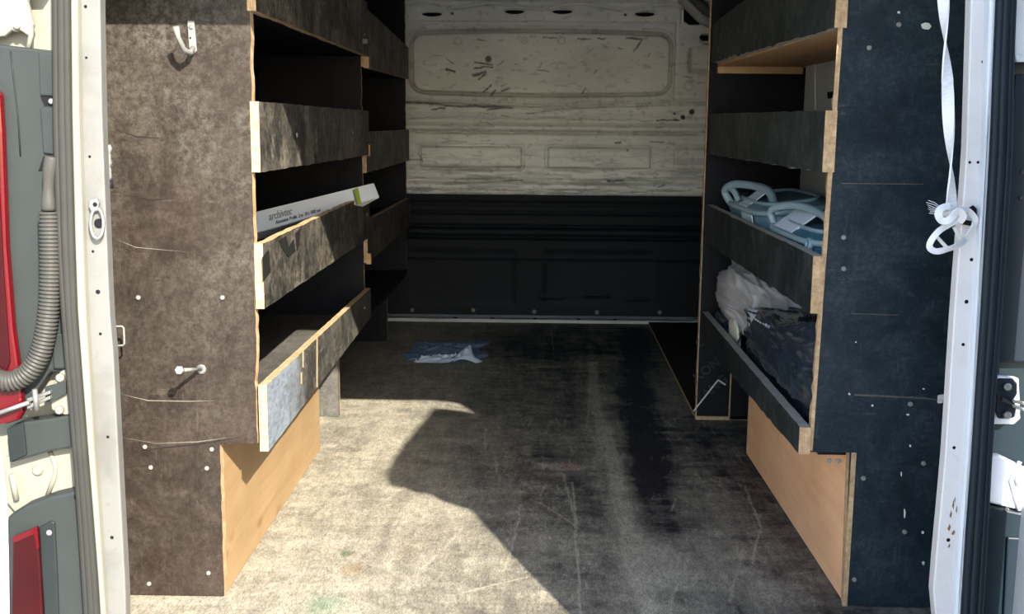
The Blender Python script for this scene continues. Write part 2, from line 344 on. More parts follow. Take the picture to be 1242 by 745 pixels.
n.bump(fj, .2, .0006); n.set(vm.outputs[0], n.ramp(fj, .3, .8, .62, .42))
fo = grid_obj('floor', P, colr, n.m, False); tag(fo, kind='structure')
st = MB().box(-.75, .75, 1.40, YB+.05, -.06, -.004).build('subfloor', MT['liner']); tag(st, kind='structure')
sill = MB().box(-.62, .64, 1.425, 1.46, -.02, .0015).build('trim_1', MT['ply']); tag(sill, kind='structure')

# ---- side walls and roof
wl = MB().box(-.70, -.67, 1.505, YB+.05, -.02, 1.25).build('wall_left', MT['liner']); tag(wl, kind='structure')
wr = MB().box(.67, .70, 1.505, YB+.05, -.02, 1.25).build('wall_right', MT['liner']); tag(wr, kind='structure')
rp = MB()
for i in range(13):                                                  # swaged roof skin with cross bows
    y = 1.42+i*.215; rp.box(-.70, .70, y, y+.20, 1.235, 1.25); rp.box(-.70, .70, y+.195, y+.22, 1.225, 1.25)
cl = rp.build('ceiling', MT['ceiling']); tag(cl, kind='structure')
# body pillar seen through the right hand shelves
pl = MB().box(.655, .671, 2.36, 2.70, 0, 1.24).build('wall_pillar', MT['pillar'], wr)
MB().prism([atX(x, y, .654) for x, y in ((1003, 112), (1015, 110), (1015, 118), (1004, 120))], (.003, 0, 0)).build('pillar_slot', MT['hole'], wr)
MB().prism([atX(x, y, .654) for x, y in ((986, 55), (990, 55), (990, 133), (986, 133))], (-.004, 0, 0)).build('pillar_swage', MT['pillar'], wr)

# ---- bulkhead: one pressed steel sheet, relief computed on a fine grid
bx = np.linspace(-.70, .70, 560); bz = np.linspace(.44, 1.25, 330); BX, BZ = np.meshgrid(bx, bz, indexing='ij')
def bp(px, py): p = at(px, py, YB); return p.x, p.z
sx = (bp(800, 100)[0]-bp(500, 100)[0])/300                            # metres per pixel at the bulkhead
x0c = bp(500, 120)[0]; z0c = bp(640, 100)[1]
PX = 500+(BX-x0c)/sx; PY = 100-(BZ-z0c)/sx*1.0
D = 0*BX                                                              # positive = pushed away from the load space
def rrect(cx, cy, hx, hy, r, warp=0):
    qx = np.abs(PX-cx)-hx+r; qy = np.abs(PY-cy+warp)-hy+r
    return np.hypot(np.maximum(qx, 0), np.maximum(qy, 0))+np.minimum(np.maximum(qx, qy), 0)-r
wv = 4*(1-((PX-656)/160)**2)
d = rrect(656, 77, 160, 37, 18, np.where(PY < 77, wv*.9, -wv*.9))
D += .012*(1-sstep(-3.5, 0, d)); D += .045*np.exp(-((d+2.2)/1.7)**2)
D -= .006*(1-sstep(0, 5, d))*sstep(-1, 0, d)
vl = 123+7*np.clip(1-np.abs(PX-650)/170, 0, 1)
D += -.010*sstep(-7, -1, PY-vl)*(1-sstep(-.5, 1.2, PY-vl)); D += .004*sstep(0, 2, PY-vl)+.026*np.exp(-((PY-vl-.8)/1.3)**2)
for y0, w, a in ((139, 2, .006), (147, 2.0, .010), (160, 1.6, .018), (219, 2.0, .014), (231, 1.6, .008)): D += a*np.exp(-((PY-y0)/w)**2)
D -= .010*sstep(150, 153, PY)*(1-sstep(156, 159, PY)); D -= .008*sstep(221, 224, PY)*(1-sstep(233, 236, PY))
for cx, hx in ((572, 62), (729, 63), (872, 48)): d2 = rrect(cx, 190.5, hx, 12.5, 3); D -= .010*(1-sstep(-2, 1, d2)); D += .010*np.exp(-((d2-1.8)/1.4)**2)
# header rail with scallops
rail = 10+3*np.cos((PX-650)/52*math.pi)*(np.abs(PX-650) < 175)
D += .012*np.exp(-((PY-rail)/1.8)**2); D -= .010*(1-sstep(0, 3, PY-3))
for cx, cy in ((524, 17), (624, 14), (682, 14), (782, 17)): D += .014*np.exp(-(((PX-cx)/11)**2+((PY-cy)/3)**2)**1.4)
D += .005*np.exp(-((PY-27)/1.3)**2)*(np.abs(PX-655) < 165)
D += .008*np.exp(-((PX-819)/1.6)**2)*sstep(20, 30, PY)*(1-sstep(116, 122, PY))
D += .006*np.exp(-((PX-825)/1.8)**2)*(1-sstep(28, 32, PY))
D += .05*(1-sstep(-2, 1, rrect(839, 19, 9, 11, 5))); D += .03*(1-sstep(-2, 1, rrect(856, 47, 8, 6, 4))); D += .02*(1-sstep(-6, 3, rrect(850, 72, 16, 14, 6)))
for cx, cy in ((528, 32), (766, 32), (650, 128), (545, 121), (770, 121)): D -= .003*(1-sstep(-1, 1, rrect(cx, cy, 12, 3, 1.5)))
for cx, cy in ((548, 19), (757, 19)): D += .01*(1-sstep(1, 2, np.hypot(PX-cx, PY-cy)))
b1 = fbm(BX.shape, (6, 8), 60, 6, .6); b2 = fbm(BX.shape, (14, 90), 70, 4, .6); b3 = fbm(BX.shape, (60, 60), 80, 3)
D += .0012*(b1-.5)
pc = np.array([.86, .87, .81]); pc2 = np.array([.72, .73, .69]); w = sstep(.35, .7, b1*.75+b2*.25)[..., None]
C = pc*(1-w)+pc2*w
low = sstep(150, 235, PY)*sstep(.50, .62, b2); C = C*(1-.35*low[..., None])
C *= (1-.25*sstep(.62, .8, b3)[..., None])
ink = np.array([.035, .05, .055]); INK = 0*BX
BWX = 5*(fbm(BX.shape, (40, 26), 101, 4)-.5); BWY = 5*(fbm(BX.shape, (40, 26), 105, 4)-.5); INKN = .75+1.1*sstep(.3, .6, fbm(BX.shape, (90, 60), 109, 3)); INKN = np.clip(INKN, 0, 1)
def mk(pts, w=1.0, a=1.):
    global INK
    q = [(470+x/3.105, y/3.105) for x, y in pts]
    for s0, s1 in zip(q[:-1], q[1:]): INK = np.maximum(INK, a*INKN*(1-sstep(w*.3, w*1.2, segdist(PX+BWX, PY+BWY, s0, s1))))
def spot(x, y, r, a=1.):
    global INK
    INK = np.maximum(INK, a*(1-sstep(r*.6, r*1.1, np.hypot(PX-470-x/3.105, PY-y/3.105))))
spot(380, 225, 4.6); mk([(330, 240), (395, 245)], 1.2); mk([(325, 262), (375, 252), (400, 255)], 1); mk([(322, 285), (370, 272)], 2.2); mk([(340, 298), (372, 282)], 1.6); mk([(415, 248), (435, 232)], .9, .8)
mk([(225, 265), (255, 272)], 1.8); mk([(222, 228), (250, 240)], .9, .8); mk([(170, 210), (200, 212)], .8, .6); mk([(130, 246), (185, 250)], .7, .5); mk([(340, 155), (368, 158)], .9, .8)
mk([(362, 350), (392, 318)], 1.1); mk([(384, 358), (408, 338)], 1.5); mk([(432, 344), (458, 332)], 1.3); mk([(565, 262), (610, 270)], .8, .8); mk([(575, 255), (585, 238)], .8, .7)
mk([(585, 146), (640, 148)], .8, .8); mk([(715, 150), (765, 148)], 1., .9); mk([(790, 148), (815, 148)], 1., .9); mk([(895, 147), (960, 150)], 1.2, .9); mk([(928, 188), (955, 152)], 1.5, .9); mk([(985, 212), (990, 200)], .8, .6)
mk([(735, 350), (750, 334)], 1.2, .9); mk([(782, 272), (790, 258)], 1., .7); mk([(865, 180), (885, 184)], .9, .6); spot(1118, 435, 3.4); spot(1150, 415, 4); spot(1085, 422, 1.8); mk([(1020, 446), (1105, 443)], .9); spot(245, 60, 2); spot(890, 60, 2); spot(182, 101, 1.4); spot(918, 101, 1.4)
mk([(60, 388), (170, 392), (300, 402), (400, 400), (470, 405)], 1.5, .8); mk([(165, 418), (215, 405)], 1.6, .9); mk([(380, 412), (430, 406)], 1.4, .8); mk([(530, 425), (640, 415), (665, 420)], 1.0, .6)  # first line paints the ledge's shadow, the rest are scuffs
mk([(205, 475), (330, 482), (405, 476)], 1.2, .35); mk([(205, 537), (250, 530), (300, 532)], 1, .4); mk([(355, 528), (390, 524)], 1, .5); mk([(865, 532), (885, 532)], 1.2, .8); mk([(1000, 525), (1045, 527)], 1.2, .7); spot(911, 561, 1.6, .9)
mk([(75, 600), (130, 602)], .9, .7); mk([(118, 585), (132, 612)], .9, .6); mk([(838, 678), (900, 680)], 1.4, .9); mk([(440, 680), (515, 682)], 1.3, .7); mk([(1030, 695), (1055, 690)], 1.2, .7); mk([(915, 662), (945, 664)], 1., .6); mk([(610, 675), (670, 672)], 1., .35)
mk([(90, 445), (330, 442), (560, 444), (900, 447), (1000, 447)], 1.1, .35); mk([(90, 497), (600, 496), (1180, 497)], 1.1, .35); mk([(90, 640), (500, 640)], 2.5, .15); mk([(300, 660), (430, 664)], 1.2, .4); mk([(90, 720), (400, 716), (700, 722), (1150, 712)], 1.1, .4)
for cx, cy, r in ((265, 160, 4.5), (515, 155, 4), (655, 155, 4), (1135, 320, 5)):
    q = np.hypot(PX-470-cx/3.105, PY-cy/3.105); INK = np.maximum(INK, .3*np.exp(-((q-r)/.8)**2))
for k in range(60):
    x, y = rng.uniform(500, 845), rng.uniform(45, 232); a = rng.uniform(-.6, .6); L = rng.uniform(2, 11); INK = np.maximum(INK, rng.uniform(.15, .5)*(1-sstep(.3, 1.1, segdist(PX, PY, (x, y), (x+L*math.cos(a), y+L*math.sin(a))))))
C = C*(1-INK[..., None])+ink*INK[..., None]
n = NT('bulkhead_paint'); v = n.attr('paint'); n.set(v.outputs['Color'], .42); n.bump(n.noise(n.map(), 60, 5), .06, .001)
wb = grid_obj('wall_back', np.stack([BX, YB+D, BZ], -1), C, n.m, True); tag(wb, kind='structure')
# shade patches and openings in the pressing, and the taped loom that leaves one of them
def bq(pts, off=-.004): return [Vector(at(x, y, YB)) + Vector((0, off, 0)) for x, y in pts]
for cx, cy in ((524, 17), (624, 14), (682, 14), (782, 17)):  # dark patches standing in for shade in the scallops
    MB().prism(bq([(cx+12*math.cos(a), cy+(3.2 if math.sin(a) > 0 else 1.5)*math.sin(a)) for a in np.linspace(0, 2*math.pi, 17)[:-1]]), (0, .003, 0)).build('scallop_shade', MT['hole'], wb)
MB().prism(bq([(829, 10), (834, 8), (840, 14), (848, 24), (848, 30), (836, 30), (829, 26)]), (0, .003, 0)).build('access_opening', MT['hole'], wb)
MB().prism(bq([(849, 43), (862, 43), (862, 50), (852, 50), (848, 46)]), (0, .003, 0)).build('access_opening', MT['hole'], wb)
MB().tube([at(x, y, YB-.03) for x, y in ((826, -4), (836, 4), (843, 12), (851, 21), (862, 28))], [.022, .026, .024, .022, .02], 12).build('wiring_loom', MT['pillar'], wb)
MB().tube([at(x, y, YB-.05) for x, y in ((838, -4), (848, 5), (855, 12), (868, 19))], .018, 12).build('wiring_loom', MT['jamb_left'], wb)
for cx, cy in ((528, 32), (652, 28), (766, 32), (538, 119), (768, 120), (650, 126)):
    MB().prism(bq([(cx-12, cy-2.6), (cx+12, cy-2.6), (cx+12, cy+2.4), (cx-12, cy+2.4)], -.006), (0, .006, 0)).build('spot_welded_tab', MT['ceiling'], wb, bevel=.002)
# black lower lining with pressed ribs
lx = np.linspace(-.70, .70, 280); lz = np.linspace(.022, .482, 170); LX, LZ = np.meshgrid(lx, lz, indexing='ij')
QX = 500+(LX-x0c)/sx; QY = 100-(LZ-z0c)/sx
E_ = -.012+0*LX
for y0, w, a in ((247, 3, .004), (258, 2.2, -.004), (275, 2.4, -.008), (288, 2.4, -.008), (281, 5, .003), (314, 2.5, -.003)): E_ += a*np.exp(-((QY-y0)/w)**2)
def rr2(cx, cy, hx, hy, r): qx = np.abs(QX-cx)-hx+r; qy = np.abs(QY-cy)-hy+r; return np.hypot(np.maximum(qx, 0), np.maximum(qy, 0))+np.minimum(np.maximum(qx, qy), 0)-r
for cx, hx in ((562, 66), (730, 68)): dd = rr2(cx, 338, hx, 34, 5); E_ += .005*(1-sstep(-7, 3, dd))
for cx, cy in ((672, 363), (728, 360), (780, 364)): E_ -= .004*(1-sstep(-3, 2, rr2(cx, cy, 16, 3, 2)))
ob = grid_obj('lower_lining', np.stack([LX, YB+E_, LZ], -1), None, MT['liner'], True, wb)
for px, py in ((500, 376), (574, 376), (648, 378), (724, 379), (800, 379)):
    MB().disc(at(px, py, YB-.012), (0, -1, 0), .008, .006).build('lining_screw', MT['bolt'], wb)
ss = MB().box(-.56, .70, YB-.05, YB-.012, 0, .012).build('trim_2', MT['pillar']); tag(ss, kind='structure')
for px in (552, 597, 649, 702, 746): p = at(px, 386.5, YB-.045); MB().disc((p.x, YB-.035, .011), (0, 0, 1), .008, .004).build('rubber_bung', MT['hole'], ss)

# ---- door frame: flanges, seals, header
def strip(inner, outer, Y, th, steps=24):
    """tapering upright following two measured edges (x at y) ; returns MB"""
    mb = MB(); ys_ = np.linspace(-150, 800, steps)
    f = lambda e, y: float(np.interp(y, [q[1] for q in e], [q[0] for q in e]))
    a = [at(f(inner, y), y, Y) for y in ys_]; b = [at(f(outer, y), y, Y) for y in ys_]
    return mb.prism(a+b[::-1], (0, th, 0)), a, b
Lin = [(121, -12), (124, 150), (133, 380), (137, 420), (146, 600), (152, 712), (153, 760)]
Lmid = [(93, -12), (95, 150), (103, 380), (113, 540), (124, 700), (128, 760)]
Lout = [(84, -12), (86, 150), (92, 380), (104, 540), (117, 700), (121, 760)]
Lsea = [(65, -12), (66, 150), (70, 300), (78, 400), (88, 520), (97, 640), (104, 760)]
jl = strip(Lin, Lmid, 1.44, .02)[0].build('trim_3', MT['jamb_left'], bevel=.002); tag(jl, kind='structure')
strip(Lmid, Lout, 1.425, .035)[0].build('jamb_return', MT['body_left'], jl, bevel=.004)
MB().prism(pixpoly([(121, 0), (133, 380), (152, 712), (152, 745), (121, 745)], 1.445), (0, .001, 0))
sealL = MB()
mids = [(70, 0), (77, 1), (83, 2)]
f_ = lambda e, y: float(np.interp(y, [q[1] for q in e], [q[0] for q in e]))
for fr, r in ((.18, .0058), (.5, .0066), (.82, .0058)):
    sealL.tube([at(f_(Lsea, y)*(1-fr)+f_(Lout, y)*fr, y, 1.425) for y in np.linspace(-150, 800, 30)], r, 8)
sealL.build('rubber_seal', MT['seal'], jl)
for px, py, r in ((105, 70, 1.6), (109, 190, 1.8), (113, 305, 1.8), (119, 354, 3), (122, 405, 2), (131, 530, 2), (136, 652, 2.4), (104, 8, 2)):
    MB().disc(at(px, py, 1.4405), (0, -1, 0), r*.00105, .0012, 8).build('jamb_hole', MT['hole'], jl)
Rin = [(1178, -12), (1172, 190), (1158, 370), (1146, 560), (1133, 700), (1131, 735), (1136, 760)]
Rmid = [(1200, -12), (1194, 190), (1184, 370), (1172, 560), (1160, 700), (1158, 760)]
Rout = [(1210, -12), (1201, 190), (1191, 370), (1179, 560), (1168, 700), (1165, 760)]
Rsea = [(1231, -12), (1228, 60), (1226, 190), (1214, 370), (1204, 500), (1194, 700), (1190, 760)]
jr = strip(Rin, Rmid, 1.44, .02)[0].build('trim_4', MT['jamb_right'], bevel=.002); tag(jr, kind='structure')
strip(Rmid, Rout, 1.425, .035)[0].build('jamb_return', MT['body_white'], jr, bevel=.004)
sealR = MB()
for fr, r in ((.2, .0065), (.52, .0075), (.84, .0065)):
    sealR.tube([at(f_(Rout, y)*(1-fr)+f_(Rsea, y)*fr, y, 1.425) for y in np.linspace(-150, 800, 30)], r, 8)
sealR.build('rubber_seal', MT['seal_dark'], jr)
for px, py, r in ((1192, 75, 2), (1176, 197, 1.8), (1186, 197, 1.8), (1178, 315, 2.2), (1172, 366, 2.6), (1168, 418, 2.2), (1157, 543, 2.2), (1150, 655, 2.6)):
    MB().disc(at(px, py, 1.4405), (0, -1, 0), r*.00105, .0012, 8).build('jamb_hole', MT['hole'], jr)
RUST = plain('rust_stain', (.16, .09, .05, 1), .8)
for px, py, l, w_ in ((1156, 612, 12, 1.2), (1160, 618, 10, 1), (1153, 624, 9, 1.5), (1151, 640, 9, 2), (1156, 646, 6, 2.5), (1151, 662, 5, 1.5), (1158, 606, 7, .8)):
    MB().prism(pixpoly([(px-w_, py+2), (px+w_*.3, py-l/2), (px+w_, py-1), (px+w_*.2, py+l/2)], 1.4402), (0, -.0006, 0)).build('rust_stain', RUST, jr)
# closed body outside the flanges and above the opening (rounded corner)
hd = MB(); rc = .11; hx0, hx1, hz = -.60, .605, 1.045
arcR = [(hx1-rc+rc*math.sin(a), hz-rc+rc*math.cos(a)) for a in np.linspace(0, math.pi/2, 9)]
arcL = [(hx0+rc-rc*math.sin(a), hz-rc+rc*math.cos(a)) for a in np.linspace(math.pi/2, 0, 9)]
out = [(hx0, hz-rc)]+arcL+arcR+[(hx1+.25, hz-rc), (hx1+.25, 1.40), (hx0-.25, 1.40), (hx0-.25, hz-rc)]
hd.prism([(x, 1.40, z) for x, z in out], (0, .045, 0))
h = hd.build('trim_5', MT['body_white']); tag(h, kind='structure')
bl = MB().box(-.86, -.585, 1.475, 1.50, -.3, 1.25).build('body_panel_left', MT['body_left']); tag(bl, kind='structure'); bl.name = 'trim_6'
br = MB().box(.59, .86, 1.475, 1.50, -.3, 1.25).build('trim_7', MT['navy']); tag(br, kind='structure')
sh = MB(); sh.box(-.88, -.85, 1.45, 4.4, -.3, 1.40); sh.box(.85, .88, 1.45, 4.4, -.3, 1.40); sh.box(-.88, .88, 1.42, 4.4, 1.30, 1.40); sh.box(-.88, .88, YB+.08, 4.4, -.3, 1.40); sh.box(-.88, .88, 1.46, 4.4, -.30, -.08)
sho = sh.build('body_shell', MT['body_white']); tag(sho, kind='structure')
bum = MB().box(-.9, .9, 1.28, 1.46, -.32, -.07).build('rear_bumper', MT['grey_plastic_dark'], bevel=.02); tag(bum, kind='structure')

# ---- rear doors, both standing open just outside the frame
def door_panel(name, hinge, dirv, prof, th, mat):
    d = Vector(dirv).normalized(); nrm = Vector((-d.y, d.x, 0))*th
    return MB().prism([Vector((hinge[0], hinge[1], 0))+d*u+Vector((0, 0, z)) for u, z in prof], nrm, 0, 0).build(name, mat, bevel=.004)
th = math.radians(70)
pr = [(0, -.10), (.60, -.10), (.625, .2), (.622, .524), (.59, .68), (.556, .80), (.575, .825), (.60, .86), (.61, .90), (.635, .915), (.66, .955), (.69, .98), (.66, 1.02), (.52, 1.07), (.247, 1.137), (.185, 1.085), (.145, 1.035), (.135, 1.10), (0, 1.12)]  # outline invented so the unseen door casts the stepped floor shadow
dr = door_panel('unseen_door_2', (.66, 1.42), (-math.cos(th), -math.sin(th), 0), pr, .012, MT['body_white']); tag(dr, kind='structure')
dl = MB().prism(pixpoly([(-40, 470), (1, 520), (6, 560), (12, 605), (14, 680), (15, 770), (-40, 770)], 1.30), (-.05, -.12, 0)).build('door_1', MT['body_white'], bevel=.006); tag(dl, kind='structure')
MB().prism([(-.72, 1.30, -.1), (-.72, 1.30, 1.0), (-1.0, .72, 1.0), (-1.0, .72, -.1)], (-.03, -.02, 0)).build('door_skin', MT['body_white'], dl)
#--OBJECTS--
# ================================================================== SHELVING
def text_mesh(name, txt, size, mat, parent, origin, ux, uz, depth=.0006, shear=0, bold=0, align='LEFT'):
    """lettering laid on a surface: ux = reading direction, uz = up direction"""
    cu = bpy.data.curves.new(name, 'FONT'); cu.body = txt; cu.size = size; cu.extrude = depth; cu.shear = shear; cu.offset = bold; cu.align_x = align; cu.resolution_u = 3
    tmp = bpy.data.objects.new('tmp', cu); COL.objects.link(tmp); bpy.context.view_layer.update()
    me = bpy.data.meshes.new_from_object(tmp.evaluated_get(bpy.context.evaluated_depsgraph_get()))
    bpy.data.objects.remove(tmp); me.name = name
    ux = Vector(ux).normalized(); uz = Vector(uz); uz = (uz-ux*uz.dot(ux)).normalized(); un = ux.cross(uz)
    m4 = Matrix((ux, uz, un)).transposed().to_4x4(); m4.translation = Vector(origin)-wloc(parent)
    me.transform(m4); me.materials.clear(); me.materials.append(mat)
    o = bpy.data.objects.new(name, me); COL.objects.link(o); o.parent = parent; return o

def wall_board(poly, th, axis='x'):
    return MB().prism(poly, th, 0, 1)

# ---------------- left unit
LU = empty('plywood_shelving', (-.53, 1.64, 0), 'scuffed brown-black plywood shelving along the sunlit left side of the load bay', 'shelving')
XL, XO = -.411, -.668
pf = [MT['panel_left'], MT['edge']]
edge_pts = jag((XL+.008, YN, 1.22), (XL-.004, YN, .252), 70, .0011, (1, 0, 0))
foot = jag((-.473, YN, .250), (-.475, YN, .002), 20, .0008, (1, 0, 0))
poly = [Vector((-.64, YN, 1.22))]+edge_pts+foot+[Vector((-.64, YN, .002))]
MB().prism(poly, (0, .018, 0), 0, 1).build('end_panel', pf, LU)
def pts_prism(mb, poly, th): mb.prism(poly, th, 0, 1); return mb
# dividers at mid length and far end
def divider(Y, x_in, x_out, name, U, mats, foot_x=None, n=60):
    s = 1 if x_in > 0 else -1
    e = jag((x_in, Y, 1.2), (x_in-s*.001, Y, .255 if foot_x else .002), n, .0007, (1, 0, 0))
    if foot_x: e += [Vector((foot_x, Y, .25)), Vector((foot_x, Y, .002))]
    mb = MB().prism([Vector((x_out, Y, 1.2))]+e+[Vector((x_out, Y, .002))], (0, .012, 0), 0, 1)
    return mb.build(name, mats, U)
divider(YD, XL-.004, XO, 'divider_panel', LU, [MT['inner'], MT['edge']], -.482)
divider(YF, XL-.004, XO, 'divider_panel', LU, [MT['inner'], MT['edge']], -.482)
lp = MB().box(-.535, -.481, YD-.016, YD-.001, .001, .245).build('support_block', [MT['shelf_top']], LU)
def fascia(U, x, s, y0, y1, zb0, zt0, zb1, zt1, mats, name='front_lip', amp=.0006, th=.013, nn=40):
    """long board on edge; inner face at x looking to the gangway (s=+1 faces +X)"""
    top = jag((x, y0, zt0), (x, y1, zt1), nn, amp, (0, 0, 1)); bot = jag((x, y1, zb1), (x, y0, zb0), nn, amp*1.3, (0, 0, 1))
    return MB().prism(top+bot, (-s*th, 0, 0), 0, 1).build(name, mats, U, bevel=0)
lm = [MT['lip'], MT['edge']]
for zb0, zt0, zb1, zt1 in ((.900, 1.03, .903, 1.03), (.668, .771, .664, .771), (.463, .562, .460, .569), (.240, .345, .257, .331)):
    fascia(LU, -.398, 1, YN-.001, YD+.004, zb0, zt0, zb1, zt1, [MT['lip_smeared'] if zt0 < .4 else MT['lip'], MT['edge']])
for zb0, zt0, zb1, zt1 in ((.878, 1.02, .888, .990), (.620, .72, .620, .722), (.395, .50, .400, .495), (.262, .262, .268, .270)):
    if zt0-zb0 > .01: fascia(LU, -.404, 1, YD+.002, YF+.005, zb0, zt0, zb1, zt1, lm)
for z in (.902, .672, .466, .252):
    top = MT['shelf_top'] if z < .3 else MT['inner']
    MB().box(XO, -.412, YN+.02, YD-.002, z, z+.010).build('shelf_board', top, LU)
    MB().box(XO, -.412, YD+.014, YF-.002, z-.012, z-.002).build('shelf_board', MT['inner'], LU)
# bare batten glued under the top shelf, seen as pale ply line
for z in (.903, .690, .42): MB().box(-.408, -.396, YD-.002, YD+.014, z-.028, z-.001).build('batten_end', MT['ply_dim'], LU)
# kick board, knotty bare ply
kp = [(-.475, YN+.006, .001), (-.475, 2.448, .001), (-.475, 2.448, .262), (-.475, YN+.006, .262)]
MB().prism(kp, (-.012, 0, 0), 0, 1).build('kick_board', [MT['ply'], MT['edge']], LU)
# paint smear and black stains on the lips
def patch(U, X, pts, mat, name='paint_smear', s=1):
    return MB().prism([atX(x, y, X) for x, y in pts], (s*.0005, 0, 0)).build(name, mat, U)
SCORCH = plain('scorch', (.012, .012, .011, 1), .6, 0, .5, 90)
for pts in ([(338, 292), (347, 286), (350, 300), (356, 290), (358, 305), (350, 312), (343, 303)], [(358, 283), (364, 277), (363, 296), (360, 305)], [(318, 312), (326, 303), (328, 330), (319, 342)]):
    patch(LU, -.3976, pts, SCORCH, 'scorch_mark')
for x, y0, y1 in ((367, 425, 446), (384, 410, 470), (365, 452, 466)):
    MB().prism([atX(x, y0, -.3976), atX(x+1.1, y0-.5, -.3976), atX(x+1.1, y1, -.3976), atX(x, y1, -.3976)], (.0006, 0, 0)).build('saw_scar', MT['edge'], LU)
def heads(U, pts, Y, r=.0036, h=.003):
    first = None
    for px, py in pts:
        p = at(px, py, Y)
        if first is None: first = MB().disc(p, (0, -1, 0), r, h, 12).build('screw_head', MT['bolt'], U); f0 = p
        else:
            c = first.copy(); COL.objects.link(c); c.parent = U; c.location = p-f0
heads(LU, [(168, 361), (270, 361), (176, 542), (257, 545), (183, 567), (251, 568), (181, 708), (253, 695)], YN)
for z, y in ((.72, 1.9), (.72, 2.5), (.52, 2.7), (.30, 2.64), (.95, 2.7)):
    MB().disc((-.398, y, z), (1, 0, 0), .004, .002).build('screw_head', MT['bolt'], LU)
MB().disc(atX(440, 50, -.398), (1, 0, 0), .006, .012).build('screw_head', MT['bolt'], LU)
for pts in ([(126, 178), (133, 178), (133, 181), (126, 180)],): pass

# ---------------- right unit
RU = empty('plywood_shelving', (.54, 1.64, 0), 'black plywood shelving in shade along the right side of the load bay', 'shelving')
XR = .436
edge_pts = jag((.452, YN, 1.22), (.434, YN, .250), 70, .0012, (1, 0, 0))
poly = [Vector((.64, YN, 1.22))]+edge_pts+[Vector((.494, YN, .250)), Vector((.500, YN, .002)), Vector((.64, YN, .002))]
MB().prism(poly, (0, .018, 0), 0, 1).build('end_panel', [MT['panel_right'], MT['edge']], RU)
# raw rim standing proud beside the rough cut
rim = MB().prism([Vector((.4455, YN-.0008, 1.20)), Vector((.4530, YN-.0008, 1.20)), Vector((.4375, YN-.0008, .252)), Vector((.4320, YN-.0008, .252))], (0, .0012, 0)).build('raw_rim', MT['edge'], RU)
dv = divider(YD, .431, .668, 'divider_panel', RU, [MT['inner'], MT['edge']], None)
MB().box(.4305, .4330, YD-.0025, YD, .01, 1.10).build('raw_rim', MT['edge'], RU)
MB().box(.515, .518, YD-.0025, YD, .01, .20).build('raw_rim', MT['edge'], RU)
MB().box(.431, .517, YD-.003, YD+.001, .001, .010).build('raw_rim', MT['edge'], RU)
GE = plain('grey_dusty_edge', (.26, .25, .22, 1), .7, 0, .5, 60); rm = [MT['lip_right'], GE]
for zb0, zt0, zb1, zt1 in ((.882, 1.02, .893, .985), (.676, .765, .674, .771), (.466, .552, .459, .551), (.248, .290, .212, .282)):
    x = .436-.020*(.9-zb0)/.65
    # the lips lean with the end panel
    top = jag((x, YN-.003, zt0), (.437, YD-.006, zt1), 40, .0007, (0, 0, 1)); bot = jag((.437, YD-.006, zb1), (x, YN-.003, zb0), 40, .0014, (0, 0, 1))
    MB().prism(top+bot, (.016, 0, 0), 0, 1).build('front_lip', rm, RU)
    MB().prism([(x-.0005, YN-.005, zb0), (x+.0165, YN-.005, zb0), (x+.0165, YN-.005, zt0), (x-.0005, YN-.005, zt0)], (0, .003, 0)).build('end_grain', MT['edge'], RU)
for z in (.888, .684, .470, .244):
    MB().box(.452, .668, YN+.02, YD-.002, z-.004, z+.008).build('shelf_board', MT['ply_dim'] if z > .8 else MT['inner'], RU)
MB().box(.452, .656, YD-.02, YD-.002, .868, .888).build('shelf_batten', MT['ply_dim'], RU)
kp = [(.503, YN+.002, .001), (.505, 2.46, .001), (.505, 2.46, .215), (.500, YN+.002, .262)]
MB().prism(kp, (.012, 0, 0), 0, 1).build('kick_board', [MT['ply_right'], MT['edge']], RU)
MB().box(.497, .5045, YN-.001, YN+.004, .001, .250).build('kick_edge', MT['edge'], RU)
MB().prism([(.431, YD, .001), (.66, YD, .001), (.66, YB-.06, .001), (.455, YB-.06, .001)], (0, 0, .009), 0, 1).build('base_board', [MT['inner'], MT['ply_dim']], RU)
heads(RU, [(1017, 559), (1006, 559), (1047, 580), (1120, 562), (1097, 645), (1036, 703), (1104, 490), (1023, 288), (1023, 326), (1054, 58), (1090, 30)], YN, .0036)
SC_W = plain('white_chip', (.50, .49, .46, 1), .7)
for px, py, a, b in ((1097, 622, 1.2, 7), (1142, 482, 8, 5), (1140, 487, 5, 3), (1093, 575, 1, 4), (1120, 683, 2, 3), (1122, 32, 7, 5), (1090, 15, 2, 2), (1030, 478, 1.5, 1.5), (1058, 492, 1.5, 1.5), (1120, 472, 1.5, 1), (1101, 503, 2, 1.2), (1104, 541, 1.6, 1.6), (1119, 646, 2, 2), (1038, 415, 1, 1)):
    q = [(px+a*(.6+.5*random.random())*math.cos(t), py+b*(.6+.5*random.random())*math.sin(t)) for t in np.linspace(0, 2*math.pi, 9)[:-1]]
    MB().prism(pixpoly(q, YN-.0001), (0, -.0006, 0)).build('paint_chip', SC_W, RU)
for pts in ([(1036, 478), (1036, 480), (1120, 484), (1140, 486), (1140, 485), (1120, 482)], [(1020, 222), (1020, 223), (1120, 224), (1120, 223)], [(1032, 380), (1032, 381), (1090, 383), (1090, 382)]):
    MB().prism(pixpoly(pts, YN-.0001), (0, -.0003, 0)).build('scratch', MT['shelf_top'], RU)
